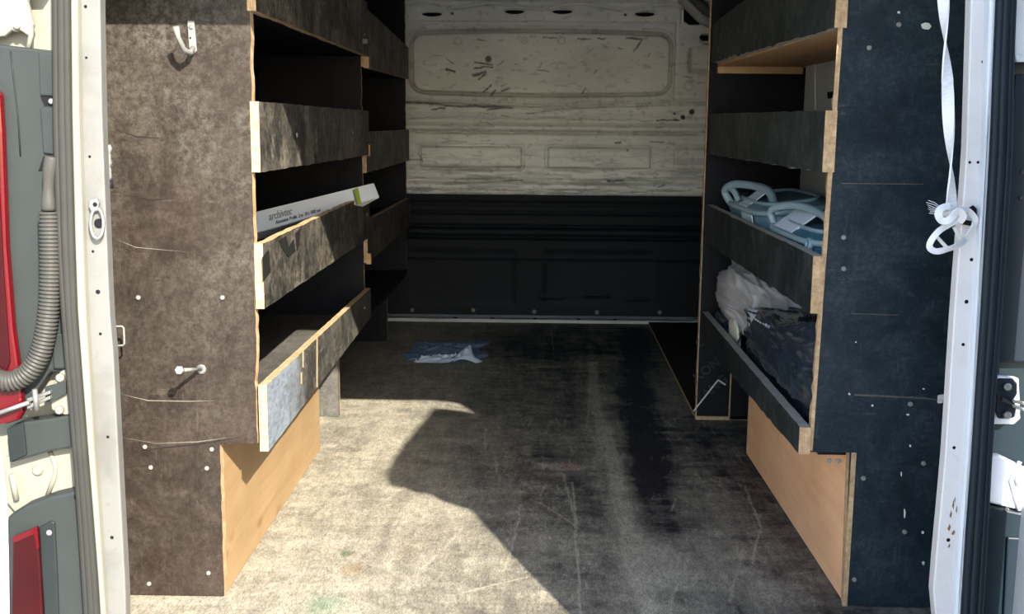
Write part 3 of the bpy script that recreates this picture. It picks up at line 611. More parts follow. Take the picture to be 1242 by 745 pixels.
# chevron and slanted lettering printed on the backing film of the middle divider
def dp(px, py): return at(px, py, YD-.0006)
def dline(a, b, w): 
    A, B = dp(*a), dp(*b); t = (B-A).normalized(); nn_ = Vector((-t.z, 0, t.x))*w
    return MB().prism([A+nn_, B+nn_, B-nn_, A-nn_], (0, -.0006, 0)).build('printed_line', MT['pillar'], RU)
dline((841, 499), (871, 461), .0016); dline((871, 461), (880, 467), .0016)
for px, py, t_, s_ in ((846, 420, 'ONG', .050), (845, 452, 'KONG', .050), (845, 476, 'TANG', .050), (850, 494, 'KON', .040), (846, 396, 'NG', .045), (846, 350, 'G', .04), (856, 494, 'ONG', .05)):
    pass
ux = Vector((math.cos(math.radians(40)), 0, math.sin(math.radians(40)))); uz = Vector((-ux.z, 0, ux.x))
for px, py, t_ in ((848, 423, 'ONG'), (846, 464, 'KONG'), (848, 490, 'TANG')):
    text_mesh('printed_lettering', t_, .034, MT['print'], RU, dp(px, py), ux, uz, .0004, 0, .0006)

# ================================================================== FITTINGS ON THE LEFT PANEL
hk = empty('coat_hook', at(229, 55, YN), 'pale metal hook screwed near the top of the sunlit left end panel', 'hook')
bx0 = at(232, 27, YN); b1_ = at(235, 62, YN)
MB().prism([bx0+Vector((-.005, 0, .002)), bx0+Vector((.005, 0, .002)), b1_+Vector((.0055, 0, 0)), b1_+Vector((-.002, 0, -.006)), b1_+Vector((-.006, 0, 0))], (0, -.004, 0)).build('back_plate', MT['white_plastic'], hk, bevel=.0015)
p0 = b1_+Vector((0, -.003, .004)); 
MB().tube([p0, p0+Vector((-.001, -.014, -.008)), p0+Vector((-.004, -.032, -.004)), p0+Vector((-.007, -.045, .012)), p0+Vector((-.008, -.05, .026))], [.004, .0042, .004, .0036, .0044], 10).build('hook_arm', MT['white_plastic'], hk)
MB().disc(at(232, 33, YN-.004), (0, -1, 0), .003, .002).build('screw', MT['steel'], hk); MB().disc(at(231, 46, YN-.004), (0, -1, 0), .0014, .0006).build('screw_hole', MT['hole'], hk)
bt = empty('coach_bolt', at(244, 448, YN), 'bright steel bolt sticking out of the sunlit left panel beside its shadow', 'bolt')
e0 = at(244, 448, YN); e1 = at(219, 449, YN-.075)
MB().tube([e0, e1], .0028, 10).build('shank', MT['bolt'], bt); MB().tube([e1, e1+(e1-e0).normalized()*.006], .0062, 6).build('nut', MT['bolt'], bt)
MB().disc(e0, (0, -1, 0), .008, .002, 16).build('washer', MT['steel'], bt)
wl_ = empty('wire_staple', at(142, 408, YN-.02), 'small pale wire loop beside the left door frame flange', 'bracket')
MB().tube([at(x, y, 1.60) for x, y in ((134, 396), (148, 396), (150, 398), (151, 417), (149, 419), (135, 420))], .0016, 8).build('wire', MT['white_plastic'], wl_)
ch = empty('plastic_clip', at(129, 205, 1.5), 'ribbed pale clip with a black tip behind the left door frame flange', 'clip')
MB().tube([at(130+.8*math.sin(i*1.7), 176+i*4.2, 1.5) for i in range(11)], [.0045, .006, .0046, .006, .0047, .006, .0047, .0062, .005, .006, .006], 10).build('ribbed_body', MT['white_plastic'], ch)
MB().tube([at(131, 219, 1.5), at(132, 229, 1.5)], .0062, 10).build('tip', MT['black'], ch)
MB().tube([at(131, 458, 1.5), at(131.5, 476, 1.5)], .004, 8).build('rubber_buffer', MT['black'], jl)
tr = empty('tie_down_ring', at(118, 268, 1.435), 'oval steel tie-down ring on the sunlit left door frame flange', 'ring')
c_ = at(118.5, 271, 1.434)
MB().tube([c_+Vector((.0085*math.cos(t), -.002*(1-math.sin(t)), .0195*math.sin(t))) for t in np.linspace(0, 2*math.pi, 25)[:-1]], .0024, 8, 0, True).build('ring', MT['steel'], tr)
MB().prism(pixpoly([(110, 242), (119, 240), (122, 246), (121, 256), (112, 257), (109, 250)], 1.438), (0, -.006, 0)).build('mount', MT['steel'], tr, bevel=.002)
MB().disc(at(115.5, 248, 1.432), (0, -1, 0), .0028, .002).build('screw', MT['hole'], tr)
MB().disc(c_+Vector((0, .004, 0)), (0, -1, 0), .006, .001, 12).build('hole', MT['hole'], tr)

# ================================================================== BODY OUTSIDE THE LEFT FLANGE
YX = 1.455
a_ = plate('trim_8', [(-30, -20), (34, -20), (33, 2), (40, 30), (36, 45), (18, 33), (5, 44), (-30, 48)], YX-.004, .01, MT['body_left'], None, .003); tag(a_, kind='structure')
MB().tube([at(x, y, YX+.0) for x, y in ((28, -15), (31, 6), (38, 30), (38, 42), (34, 60))], .0035, 8).build('swage_line', MT['body_left'], a_)
MB().disc(at(22, 32, YX+.01), (0, -1, 0), .008, .012, 16).build('body_bolt', MT['body_left'], a_); MB().disc(at(22, 32, YX-.002), (0, -1, 0), .0045, .006, 6).build('bolt_head', MT['body_left'], a_)
tp = plate('plastic_trim_panel', [(-30, 50), (68, 62), (70, 190), (76, 300), (80, 420), (84, 452), (60, 452), (28, 500), (-30, 500)], YX-.008, .02, MT['grey_plastic'], None, .004, at(30, 450, YX)); tag(tp, 'grey plastic trim panel behind the ribbed hose on the left rear corner', 'trim panel')
plate('clip_flap', [(46, 63), (66, 64), (67, 117), (48, 116)], YX-.012, .006, MT['grey_plastic'], tp, .002)
plate('clip_flap', [(48, 130), (67, 131), (69, 188), (52, 186)], YX-.012, .006, MT['grey_plastic'], tp, .002)
plate('clip_slot', [(49, 117), (67, 118), (68, 128), (54, 128)], YX-.0095, .004, MT['hole'], tp, 0)
MB().disc(at(63, 123, YX-.010), (0, -1, 0), .004, .004).build('clip_screw', MT['steel'], tp)
MB().tube([at(x, y, YX-.008) for x, y in ((13, 62), (16, 90), (22, 140), (25, 190))], .0012, 6).build('moulding_seam', MT['grey_plastic_dark'], tp)
plate('lower_bracket', [(62, 405), (84, 404), (87, 448), (64, 448)], YX-.014, .008, MT['grey_plastic'], tp, .003)
plate('lower_slot', [(52, 190), (60, 186), (60, 205), (46, 208)], YX-.0095, .004, MT['hole'], tp, .001)
tl = plate('tail_light_lens', [(-30, 100), (0, 112), (3, 160), (8, 300), (16, 400), (23, 450), (28, 500), (22, 510), (6, 515), (-30, 520)], YX-.024, .014, MT['red'], None, .004, at(5, 500, YX)); tag(tl, 'tall red tail light lens behind the hose at the left edge', 'tail light')
plate('dark_lens_band', [(-30, 200), (-2, 210), (4, 330), (12, 440), (4, 460), (-30, 460)], YX-.026, .003, MT['red_dark'], tl, .001)
# corrugated hose
hz_ = empty('cable_hose', at(62, 200, 1.42), 'ribbed grey cable hose curving down the left rear corner', 'hose')
path = [(63, 190), (60, 215), (59, 240), (60, 262), (61, 300), (61, 340), (59, 375), (55, 405), (48, 430), (36, 450), (20, 461), (3, 462), (-20, 450)]
def smooth(pts, n, Y):
    P_ = [Vector((a, b, 0)) for a, b in pts]; out = []
    for i in range(len(P_)-1):
        a, b, c, d = P_[max(i-1, 0)], P_[i], P_[i+1], P_[min(i+2, len(P_)-1)]
        for k in range(n):
            t = k/n; q = .5*((2*b)+(c-a)*t+(2*a-5*b+4*c-d)*t*t+(3*b-a-3*c+d)*t**3); out.append(q)
    out.append(P_[-1]); return [at(q.x, q.y, Y) for q in out]
sp = smooth(path, 40, 1.425)
MB().tube(sp[:115:5], [.0085+.001*math.sin(i*.4) for i in range(23)], 14).build('hose_cuff', MT['hose'], hz_)
L_ = [0]
for a, b in zip(sp[:-1], sp[1:]): L_.append(L_[-1]+(b-a).length)
tot = L_[-1]; st0 = L_[112]; ribs = []; rads = []; pitch = .0052; k = 0; s_ = st0
while s_ < tot-.001:
    i = max(0, np.searchsorted(L_, s_)-1); i = min(i, len(sp)-2); t = (s_-L_[i])/(L_[i+1]-L_[i]+1e-9); ribs.append(sp[i].lerp(sp[i+1], t)); rads.append((.0118, .0142, .0142, .0118)[k % 4]); s_ += pitch*(.18, .32, .18, .32)[k % 4]; k += 1
MB().tube(ribs, rads, 16).build('corrugated_sleeve', MT['hose'], hz_)
# plate and door check strap
cs = empty('door_check_strap', at(62, 480, 1.43), 'pale steel check strap and rod bolted below the hose at the left', 'check strap')
plate('mount_plate', [(64, 466), (72, 451), (84, 447), (92, 447), (93, 503), (78, 504), (62, 498), (60, 482)], YX-.014, .01, MT['body_left'], cs, .003)
MB().disc(at(74, 458, YX-.014), (0, -1, 0), .006, .006).build('bolt', MT['body_left'], cs); MB().disc(at(73, 497, YX-.014), (0, -1, 0), .006, .006).build('bolt', MT['body_left'], cs)
for dz in (0, 8): MB().prism(pixpoly([(32, 484+dz), (60, 474+dz*.8), (61, 478+dz*.8), (33, 489+dz)], 1.425), (0, .008, 0)).build('link_bar', MT['steel'], cs, bevel=.001)
MB().prism(pixpoly([(54, 470), (80, 462), (80, 478), (62, 488), (55, 488)], 1.432), (0, .006, 0)).build('link_bar', MT['grey_plastic'], cs, bevel=.001)
MB().tube([at(42, 472, 1.418), at(45, 498, 1.418)], .0035, 10).build('pivot_pin', MT['steel'], cs)
MB().tube([at(-15, 506, 1.418), at(36, 488, 1.422)], .0032, 10).build('rod', MT['steel'], cs)
gb = plate('bumper_bracket', [(8, 520), (30, 512), (60, 508), (95, 502), (95, 542), (60, 548), (12, 562)], YX-.016, .03, MT['grey_plastic'], None, .003, at(50, 560, YX)); tag(gb, 'dark grey plastic block under the check strap at the left', 'bracket')
plate('worn_corner', [(8, 521), (28, 514), (32, 552), (12, 561)], YX-.019, .005, MT['grey_plastic_dark'], gb, .001)
lb = plate('trim_9', [(5, 555), (30, 552), (95, 540), (96, 594), (60, 600), (18, 622), (8, 610)], YX+.008, .01, MT['body_left'], None, .002); tag(lb, kind='structure')
MB().tube([at(x, y, YX+.008) for x, y in ((61, 548), (68, 566), (66, 580), (58, 600))], .0035, 8).build('swage_line', MT['body_left'], lb)
MB().disc(at(48, 569, YX+.012), (0, -1, 0), .0075, .010, 16).build('body_bolt', MT['body_left'], lb); MB().tube([at(14, 575, YX), at(20, 606, YX)], .004, 8).build('stud', MT['body_left'], lb)
th_ = plate('lamp_housing', [(8, 628), (30, 614), (62, 602), (96, 594), (100, 640), (106, 770), (8, 770)], YX-.016, .03, MT['grey_plastic'], None, .005, at(50, 745, YX)); tag(th_, 'grey lamp housing with a dark red lens, lower left corner', 'lamp housing')
plate('lens', [(15, 652), (45, 639), (49, 690), (53, 770), (13, 770)], YX-.022, .012, MT['red_dark'], th_, .003)
plate('lens_rim', [(15, 652), (45, 639), (47, 665), (44, 666), (42, 648), (16, 659)], YX-.0235, .003, MT['red'], th_, 0)
plate('inset_panel', [(47, 640), (62, 632), (66, 634), (69, 690), (72, 770), (55, 770), (50, 690)], YX-.019, .008, MT['grey_plastic_dark'], th_, .002)
MB().disc(at(60, 646, YX-.019), (0, -1, 0), .004, .003).build('screw', MT['bolt'], th_); MB().disc(at(93, 603, YX-.016), (0, -1, 0), .004, .001).build('hole', MT['hole'], th_)

# ================================================================== BODY OUTSIDE THE RIGHT FLANGE
pr_ = plate('trim_10', [(1229, -20), (1290, -20), (1290, 76), (1233, 75), (1231, 66)], YX, .012, MT['body_white'], None, .002); tag(pr_, kind='structure')
plate('lip_edge', [(1231, 66), (1290, 66), (1290, 76), (1233, 75)], YX-.004, .004, MT['body_white'], pr_, .001)
hp = plate('door_check_bracket', [(1203, 456), (1236, 459), (1238, 508), (1230, 515), (1197, 515)], YX-.002, .012, MT['body_white'], None, .002, at(1215, 515, YX)); tag(hp, 'white plate with teal bracket and steel strap outside the right door frame', 'bracket')
plate('bracket', [(1211, 460), (1230, 460), (1235, 466), (1235, 478), (1230, 486), (1234, 494), (1231, 508), (1212, 509), (1208, 500), (1210, 486), (1208, 470)], YX-.010, .008, MT['seal_dark'], hp, .003)
for y in (469, 503): MB().disc(at(1221, y, YX-.010), (0, -1, 0), .0055, .005).build('bolt', MT['steel'], hp)
for d_ in (0, 9): MB().prism(pixpoly([(1228, 485+d_*.6), (1250, 489+d_), (1250, 493+d_), (1229, 489+d_*.6)], YX-.018), (0, .006, 0)).build('strap_bar', MT['steel'], hp, bevel=.001)
plate('strap_bar', [(1216, 482), (1232, 490), (1231, 494), (1215, 487)], YX-.016, .005, MT['grey_plastic'], hp, .001)
wp = plate('trim_11', [(1193, 553), (1212, 552), (1232, 562), (1290, 590), (1290, 622), (1236, 619), (1190, 608)], YX, .012, MT['body_white'], None, .003); tag(wp, kind='structure')
MB().tube([at(x, y, YX-.001) for x, y in ((1237, 560), (1226, 583), (1231, 602), (1236, 619))], .003, 8).build('swage_line', MT['body_white'], wp)
MB().disc(at(1240, 583, YX-.001), (0, -1, 0), .010, .006, 16).build('body_bolt', MT['body_white'], wp)
lw = plate('lower_trim_panel', [(1189, 612), (1236, 622), (1290, 626), (1290, 770), (1184, 770)], YX-.008, .02, MT['navy'], None, .003, at(1215, 745, YX)); tag(lw, 'dark navy plastic trim panel with screws, lower right corner', 'trim panel')
for x, y in ((1190, 625), (1197, 624), (1229, 664), (1221, 618)): MB().disc(at(x, y, YX-.008), (0, -1, 0), .003, .002).build('screw', MT['bolt'], lw)
plate('raised_moulding', [(1222, 652), (1290, 655), (1290, 770), (1216, 770)], YX-.012, .006, MT['seal_dark'], lw, .002)
plate('lens', [(1236, 700), (1290, 680), (1290, 770), (1231, 770)], YX-.016, .006, MT['red_dark'], lw, .002)
dk = plate('side_trim_panel', [(1232, 90), (1290, 90), (1290, 440), (1205, 440), (1216, 300)], YX, .012, MT['seal_dark'], None, .003, at(1230, 440, YX)); tag(dk, 'dark plastic trim panel right of the right door seal', 'trim panel')
for x, y in ((1240, 208), (1238, 240)): MB().disc(at(x, y, YX), (0, -1, 0), .003, .002).build('clip', MT['grey_plastic'], dk)

# ================================================================== HANGING STRAP
def ribbon(mb, pts, widths, angs, th=.0012):
    """pts world, width vector turned by ang about the run of the ribbon"""
    vs = []; n = len(pts)
    for i in range(n):
        t = (pts[min(i+1, n-1)]-pts[max(i-1, 0)]).normalized(); a = t.cross(Vector((0, 1, 0)))
        a = Vector((1, 0, 0)) if a.length < .05 else a.normalized(); b = t.cross(a).normalized()
        w = (a*math.cos(angs[i])+b*math.sin(angs[i]))*widths[i]*.5; nn = t.cross(w).normalized()*th
        vs += [pts[i]+w+nn, pts[i]-w+nn, pts[i]-w-nn, pts[i]+w-nn]
    fs = []
    for i in range(n-1):
        for j in range(4): a = i*4+j; b = i*4+(j+1) % 4; fs.append([a, b, b+4, a+4])
    fs += [[3, 2, 1, 0], [n*4-4, n*4-3, n*4-2, n*4-1]]
    return mb.add(vs, fs, 0, False)
ws = empty('webbing_strap', at(1152, 262, 1.40), 'white webbing strap hanging in a twist and knotted to the right door frame', 'strap')
n_ = 60; cp = [(1144, -14), (1145, 20), (1147, 60), (1149, 95), (1150, 130), (1152, 180), (1154, 215), (1154, 252)]
ys_ = np.linspace(-14, 252, n_); P_ = [at(float(np.interp(y, [c[1] for c in cp], [c[0] for c in cp])), y, 1.415) for y in ys_]
ribbon(MB(), P_, [.0145]*n_, [math.radians(25+ (y+14)/62*90 *(.9 if y < 100 else .85)) for y in ys_]).build('hanging_length', MT['strap'], ws)
def loop(pts, w, name, Ys, angs=None, nn=8):
    q = []; P3 = [Vector((a, b, c)) for (a, b), c in zip(pts, Ys)]
    for i in range(len(P3)-1):
        a, b, c, d = P3[max(i-1, 0)], P3[i], P3[i+1], P3[min(i+2, len(P3)-1)]
        for k in range(nn):
            t = k/nn; q.append(.5*((2*b)+(c-a)*t+(2*a-5*b+4*c-d)*t*t+(3*b-a-3*c+d)*t**3))
    q.append(P3[-1]); pts3 = [at(v.x, v.y, v.z) for v in q]
    A = [math.radians(10+25*math.sin(i*.25)) for i in range(len(pts3))]
    return ribbon(MB(), pts3, [w]*len(pts3), A).build(name, MT['strap'], ws)
loop([(1166, 262), (1160, 268), (1150, 273), (1138, 281), (1129, 293), (1128, 301), (1136, 305), (1150, 302), (1163, 297), (1171, 290)], .0075, 'loop', [1.405, 1.40, 1.395, 1.39, 1.39, 1.39, 1.39, 1.395, 1.41, 1.43])
loop([(1171, 290), (1180, 276), (1183, 266), (1176, 257), (1168, 254), (1158, 253), (1150, 256)], .007, 'loop', [1.43, 1.432, 1.43, 1.425, 1.415, 1.405, 1.40])
loop([(1152, 250), (1142, 253), (1138, 260), (1143, 268), (1152, 266), (1162, 256), (1168, 262), (1163, 270)], .009, 'knot', [1.40, 1.395, 1.392, 1.39, 1.388, 1.39, 1.395, 1.40], nn=6)
MB().ball(at(1150, 258, 1.405), .008, 6, 0, (1.2, .8, .7)).build('knot', MT['strap'], ws)
loop([(1137, 288), (1148, 300)], .004, 'loop', [1.405, 1.41]); loop([(1157, 276), (1166, 292)], .004, 'loop', [1.405, 1.42])
for i in range(7): MB().tube([at(1146, 256, 1.40), at(1134-random.random()*6, 246+i*2.2, 1.395), at(1121+random.random()*8, 243+i*2.6, 1.40)], .00035, 5).build('frayed_thread', MT['strap'], ws)
MB().prism(pixpoly([(1175, 252), (1180, 249), (1184, 253), (1184, 264), (1178, 262)], 1.438), (0, -.002, 0)).build('anchor_hole', MT['hole'], jr)
MB().prism(pixpoly([(1166, 266), (1178, 268), (1177, 274), (1165, 272)], 1.438), (0, -.002, 0)).build('anchor_hole', MT['hole'], jr)

# ================================================================== CONTENTS
# long white carton on the third left shelf
bxo = empty('long_carton', (-.45, 2.3, .575), 'long white carton with a green label on the third left shelf', 'carton')
CL, CR_ = Vector((-.56, 2.12, 0)), Vector((-.362, 2.60, 0)); cdir = (CR_-CL).normalized(); cn = Vector((cdir.y, -cdir.x, 0))
def oncard(px, py, off=0.):                                          # where the view meets the carton's upright face
    d = ray(px, py); t = (CL-Vector((0, 0, 0))).dot(cn)/(d.x*cn.x+d.y*cn.y); return Vector((0, 0, CH))+d*t+cn*off
q0, q1, q2, q3 = oncard(303, 285.5), oncard(461, 239.5), oncard(454, 221.5), oncard(303, 258.5)
MB().prism([q0, q1, q2, q3], -cn*.07+Vector((0, 0, -.035))).build('card_body', MT['card'], bxo, bevel=.003)
MB().prism([oncard(x, y, .0003) for x, y in ((427, 230.5), (434, 228.3), (438, 247), (431, 249.3))], cn*.0006).build('green_label', MT['green'], bxo)
MB().prism([oncard(x, y, .0006) for x, y in ((427, 231), (429.3, 230.2), (433.5, 248.4), (431.5, 249))], cn*.0006).build('label_edge', MT['white_plastic'], bxo)
tdir = (q1-q0).normalized()
text_mesh('printed_heading', 'archivtec', .022, MT['ink_pale'], bxo, oncard(326, 267.5, .0006), tdir, (0, 0, 1), .0002, .2, .0005)
text_mesh('printed_line', 'Aluminium Profile  2 m  18 x 1000 mm', .0105, MT['ink'], bxo, oncard(334, 272, .0006), tdir, (0, 0, 1), .0002, .15, .0002)
# floor bag
def crumple(name, mat, parent, origin, dims, amp, freq, seed, power=2.6, nu=72, nv=48, flat=0, fold=1., rotz=0):
    mb = MB(); vs = []; s = Vector((seed*7.3, seed*2.1, seed*5.7)); fs = []
    for i in range(nv+1):
        ph = math.pi*i/nv
        for j in range(nu):
            t = 2*math.pi*j/nu; d = Vector((math.sin(ph)*math.cos(t), math.sin(ph)*math.sin(t), math.cos(ph)))
            r = (abs(d.x)**power+abs(d.y)**power+abs(d.z)**power)**(-1/power)
            q = d*freq+s; w = Vector((mnoise.noise(q*.6), mnoise.noise(q*.6+Vector((9, 0, 0))), mnoise.noise(q*.6+Vector((0, 9, 0)))))
            k = 1-2*abs(mnoise.noise(q+w*1.5)); k2 = 1-2*abs(mnoise.noise(q*2.3+w*2)); k3 = mnoise.noise(q*.5)
            r *= 1+amp*(fold*(k-.5)+.5*(k2-.5)+.9*k3)
            p = Vector((d.x*r*dims[0], d.y*r*dims[1], d.z*r*dims[2])); 
            c, sn = math.cos(rotz), math.sin(rotz); p = Vector((p.x*c-p.y*sn, p.x*sn+p.y*c, p.z))+Vector(origin); p.z = max(p.z, flat+.0005*mnoise.noise(q*3)); vs.append(p)
    for i in range(nv):
        for j in range(nu): fs.append([i*nu+j, (i+1)*nu+j, (i+1)*nu+(j+1) % nu, i*nu+(j+1) % nu])
    mb.add(vs, fs, 0, True); return mb.build(name, mat, parent)
fb = empty('plastic_bag', (-.27, 3.55, 0), 'crumpled bluish plastic bag lying on the floor near the bulkhead', 'bag')
def sheet(name, mat, parent, quad, seed, h, nu=60, nv=40, lift=None):
    """loose film lying on the floor, thickened, with sharp wrinkles"""
    a, b, c, d = [atZ(x, y) for x, y in quad]; vs = []; fs = []; s = Vector((seed*2.7, seed, 0))
    for lay in (0, 1):
        for i in range(nu+1):
            for j in range(nv+1):
                u, v = i/nu, j/nv; p = (a*(1-u)+b*u)*(1-v)+(d*(1-u)+c*u)*v; q = Vector((u*3, v*3, 0))+s
                e = mnoise.noise(q*1.3)*.02; edge = min(u, 1-u, v, 1-v)
                w = Vector((mnoise.noise(q), mnoise.noise(q+Vector((5, 0, 0))), 0))
                z = .002+h*min(1, edge*6)*(math.exp(-8*abs(mnoise.noise(q+w)))+.6*math.exp(-9*abs(mnoise.noise(q*2.1+w)))+.3*(mnoise.noise(q)+.5))
                if lift: z += lift*math.exp(-((u-.85)/.10)**2-((v-.4)/.35)**2)
                vs.append((p.x+e*(1-2*u)*2, p.y+mnoise.noise(q+Vector((3, 3, 3)))*.03, z if lay else .0008))
    m = (nu+1)*(nv+1)
    for i in range(nu):
        for j in range(nv):
            k = i*(nv+1)+j; fs.append([m+k, m+k+nv+1, m+k+nv+2, m+k+1])
    return MB().add(vs, fs, 0, True).build(name, mat, parent)
sheet('film', MT['blue_film'], fb, [(490, 439), (582, 441), (590, 414), (503, 415)], 4, .008)
sheet('bright_fold', MT['blue_film_pale'], fb, [(494, 440.5), (578, 441), (576, 434), (520, 435)], 9, .012, lift=.035)

# two moulded canisters on the third right shelf
def arch(pts, n=7):
    P_ = [Vector(v) for v in pts]; out = []
    for i in range(len(P_)-1):
        a, b, c, d = P_[max(i-1, 0)], P_[i], P_[i+1], P_[min(i+2, len(P_)-1)]
        for k in range(n): t = k/n; out.append(.5*((2*b)+(c-a)*t+(2*a-5*b+4*c-d)*t*t+(3*b-a-3*c+d)*t**3))
    return out+[P_[-1]]
def canister(root, c, dx, dy, dz, rot, tilt, body, rim, side):
    """blow moulded carry can lying down: body, raised rim band, handle, cap, label"""
    R_ = Matrix.Rotation(rot, 4, 'Z') @ Matrix.Rotation(tilt, 4, 'Y'); c = Vector(c)
    T = lambda v: c+(R_ @ Vector(v))
    def shell(sx_, sy_, sz_, oz, pw=5, n=20):
        vs = []; fs = []
        for i in range(n+1):
            ph = math.pi*i/n
            for j in range(2*n):
                t = math.pi*j/n; d = Vector((math.sin(ph)*math.cos(t), math.sin(ph)*math.sin(t), math.cos(ph))); r = (abs(d.x)**pw+abs(d.y)**pw+abs(d.z)**pw)**(-1/pw)
                vs.append(T((d.x*r*sx_, d.y*r*sy_, d.z*r*sz_+oz)))
        for i in range(n):
            for j in range(2*n): fs.append([i*2*n+j, (i+1)*2*n+j, (i+1)*2*n+(j+1) % (2*n), i*2*n+(j+1) % (2*n)])
        return MB().add(vs, fs, 0, True)
    shell(dx, dy, dz, 0).build('body', body, root)
    ring = [T((dx*1.0*math.copysign(abs(math.cos(t))**.45, math.cos(t)), dy*math.copysign(abs(math.sin(t))**.45, math.sin(t)), dz*.72)) for t in np.linspace(0, 2*math.pi, 49)[:-1]]
    MB().tube(ring, .0055, 8, 0, True).build('rim_band', rim, root)
    ring = [T((dx*.72*math.copysign(abs(math.cos(t))**.5, math.cos(t)), dy*.78*math.copysign(abs(math.sin(t))**.5, math.sin(t)), dz*1.0)) for t in np.linspace(0, 2*math.pi, 49)[:-1]]
    MB().tube(ring, .004, 8, 0, True).build('raised_rib', rim, root)
    return T
ca = empty('plastic_canister', (.55, 2.45, .478), 'pale teal plastic canister with a handle loop, rear on the right shelf', 'canister')
T = canister(ca, (.545, 2.40, .545), .085, .21, .048, 0, math.radians(-8), MT['teal_mid'], MT['teal_rim'], 0)
MB().tube([T(v) for v in arch(((-.075, .16, .03), (-.085, .17, .062), (-.07, .12, .078), (-.04, .03, .074), (-.03, -.05, .066), (-.03, -.09, .04)))], .009, 10).build('handle', MT['teal_rim'], ca)
MB().tube([T(v) for v in arch(((-.066, .185, .01), (-.076, .19, .045), (-.078, .17, .066), (-.072, .12, .06), (-.066, .09, .02)))], .007, 10).build('handle', MT['teal_rim'], ca)
MB().prism([T(v) for v in ((-.080, -.04, .036), (-.035, -.04, .062), (-.035, .05, .062), (-.080, .05, .036))], T((0, 0, .002))-T((0, 0, 0))).build('label', MT['label'], ca)
MB().prism([T(v) for v in ((-.087, -.14, -.02), (-.087, -.14, .03), (-.087, -.03, .03), (-.087, -.03, -.02))], (-.002, 0, 0)).build('label', MT['label'], ca)
MB().tube([T((-.05, .14, .04)), T((-.05, .14, .058))], .017, 16).build('cap', MT['black'], ca)
cb = empty('plastic_canister', (.56, 1.95, .478), 'dark teal plastic canister with a round badge, front on the right shelf', 'canister')
T = canister(cb, (.540, 1.93, .532), .088, .190, .046, 0, math.radians(-6), MT['teal'], MT['teal_rim'], 0)
MB().tube([T(v) for v in arch(((-.07, .17, .03), (-.075, .17, .062), (-.05, .08, .075), (-.04, -.04, .07), (-.04, -.12, .055), (-.04, -.15, .03)))], .007, 10).build('handle', MT['teal_rim'], cb)
MB().prism([T(v) for v in ((-.082, -.01, .034), (-.035, -.01, .062), (-.035, .13, .062), (-.082, .13, .034))], T((0, 0, .004))-T((0, 0, 0))).build('label', MT['label'], cb)
for r, m_ in ((.0125, MT['teal_rim']), (.0095, MT['teal']), (.005, MT['label'])):
    MB().tube([T((-.080, -.142, .027)), T((-.0885-.08*(.0125-r), -.142, .030))], r, 20).build('badge', m_, cb)

# bags on the lowest right shelf
def gather(name, mat, parent, origin, dims, seed, power=3., amp=.10, crease=.05, fr=1.4, nu=200, nv=130, flat=0, tip=None):
    """film pulled over a load: broad dents crossed by a few sharp creases"""
    vs = []; fs = []; s = Vector((seed*3.3, seed*1.9, seed*4.1))
    for i in range(nv+1):
        ph = math.pi*i/nv
        for j in range(nu):
            t = 2*math.pi*j/nu; d = Vector((math.sin(ph)*math.cos(t), math.sin(ph)*math.sin(t), math.cos(ph)))
            r = (abs(d.x)**power+abs(d.y)**power+abs(d.z)**power)**(-1/power); q = d*fr+s
            w = Vector((mnoise.noise(q*.8), mnoise.noise(q*.8+Vector((7, 0, 0))), mnoise.noise(q*.8+Vector((0, 7, 0)))))
            broad = mnoise.noise(q); c = 0
            for m_, (k, a) in enumerate(((1.1, 1.), (1.9, .7), (3.4, .35))):
                v = abs(mnoise.noise(Vector((q.x*k, q.y*k*.6, q.z*k))+w*1.3+Vector((m_*5, 0, 0)))); c += a*(math.exp(-v*9)-.35)
            r *= 1+amp*broad+crease*c
            p = Vector((d.x*r*dims[0], d.y*r*dims[1], d.z*r*dims[2]))+Vector(origin); p.z = max(p.z, flat); vs.append(p)
    for i in range(nv):
        for j in range(nu): fs.append([i*nu+j, (i+1)*nu+j, (i+1)*nu+(j+1) % nu, i*nu+(j+1) % nu])
    return MB().add(vs, fs, 0, True).build(name, mat, parent)
cp_ = empty('clear_plastic_roll', (.55, 2.55, .25), 'crumpled clear plastic wrap lying behind the black bag on the right shelf', 'plastic wrap')
gather('film', MT['clear_film'], cp_, (.532, 2.42, .362), (.088, .315, .088), 11, 2.6, .22, .10, 1.3, flat=.256)
sc_ = empty('plastic_scrap', (.46, 2.6, .25), 'dark and pale torn plastic scrap beside the lip, behind the black bag', 'plastic scrap')
gather('film', MT['black_film'], sc_, (.475, 2.60, .278), (.024, .10, .026), 15, 2.2, .3, .12, 1.6, 60, 40, flat=.256)
gather('pale_fold', plain('yellowish_foam', (.55, .54, .45, 1), .5), sc_, (.462, 2.43, .290), (.012, .05, .032), 17, 2.2, .3, .1, 1.6, 48, 30, flat=.256)
bb = empty('rubbish_bag', (.54, 2.05, .25), 'glossy black bin bag with white print bulging over the lowest right lip', 'bag')
g1 = gather('film', MT['black_film'], bb, (.530, 2.00, .345), (.092, .292, .094), 21, 5., .12, .085, 1.5, flat=.256)
for v in g1.data.vertices:                                           # the bag sags towards its far end
    k_ = min(1, max(0, (v.co.y+wloc(bb).y-1.72)/.58)); z_ = v.co.z+wloc(bb).z; v.co.z = .256+(z_-.256)*(1-.36*k_)-wloc(bb).z
def confine(o, root, x0, x1, y0, y1):
    for v in o.data.vertices:
        w = v.co+wloc(root); lo = x0 if w.z < .296 else x0-.012
        v.co.x += min(max(w.x, lo), x1)-w.x; v.co.y += min(max(w.y, y0), y1)-w.y
confine(g1, bb, .451, .655, 1.662, 2.74)
for o_ in cp_.children: confine(o_, cp_, .453, .655, 1.9, 2.744)
for o_ in sc_.children: confine(o_, sc_, .453, .655, 1.9, 2.744)
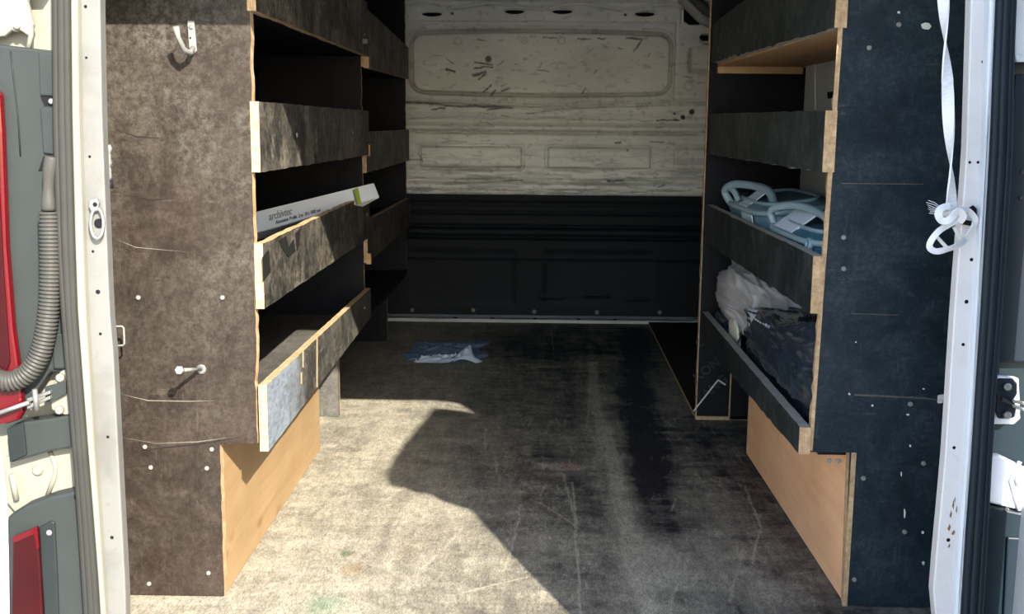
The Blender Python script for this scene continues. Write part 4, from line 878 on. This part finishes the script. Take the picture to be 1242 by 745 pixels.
# white print following the film
from mathutils.bvhtree import BVHTree
bvh = BVHTree.FromPolygons([v.co+wloc(bb) for v in g1.data.vertices], [tuple(p.vertices) for p in g1.data.polygons])
def on_bag(px, py):
    d = ray(px, py).normalized(); h_, n_, _, _ = bvh.ray_cast(Vector((0, 0, CH)), d)
    return (h_+n_*.0012) if h_ is not None else atX(px, py, .45)
PRN = plain('white_bag_print', (.42, .45, .48, 1), .5)
for pts in ([(908, 373), (920, 377), (919, 380), (907, 377)], [(907, 379), (918, 383), (914, 388), (909, 396)], [(911, 376), (914, 377), (911, 388), (908, 386)]):
    MB().prism([on_bag(x, y) for x, y in pts], (-.0006, -.0003, 0)).build('printed_logo', PRN, bb)
for i, (x, y) in enumerate(((916, 386), (919, 388), (922, 390), (926, 391.5), (929, 393), (932, 395))):
    MB().prism([on_bag(x, y), on_bag(x+2.3, y+1.3), on_bag(x+1.8, y+3.8-.5*(i % 2)), on_bag(x-.4, y+2.3)], (-.0006, -.0003, 0)).build('printed_letter', PRN, bb)

# long rub marks across the left end panel
RUB = plain('pale_rub', (.105, .095, .08, 1), .8, 0, .6, 120); DRK = plain('dark_rub', (.012, .009, .008, 1), .7, 0, .6, 120)
for pts, w_, m_ in (([(146, 478), (180, 486), (230, 487), (262, 486)], .5, RUB), ([(143, 530), (190, 538), (240, 536), (284, 530)], .45, RUB), ([(165, 548), (200, 543), (240, 539), (290, 531)], 1.3, DRK), ([(160, 565), (181, 566)], 1.6, DRK), ([(150, 160), (166, 166), (200, 168)], .8, DRK), ([(125, 82), (150, 83)], .8, DRK), ([(140, 290), (165, 300), (230, 306)], .5, RUB), ([(150, 236), (185, 243), (215, 240)], 1.2, DRK)):
    up = [(x, y-w_*(.5+random.random())) for x, y in pts]; dn = [(x, y+w_*(.5+random.random())) for x, y in reversed(pts)]
    MB().prism(pixpoly([pts[0]]+up[1:-1]+[pts[-1]]+dn[1:-1], YN-.0001), (0, -.0004, 0)).build('rub_mark', m_, LU)
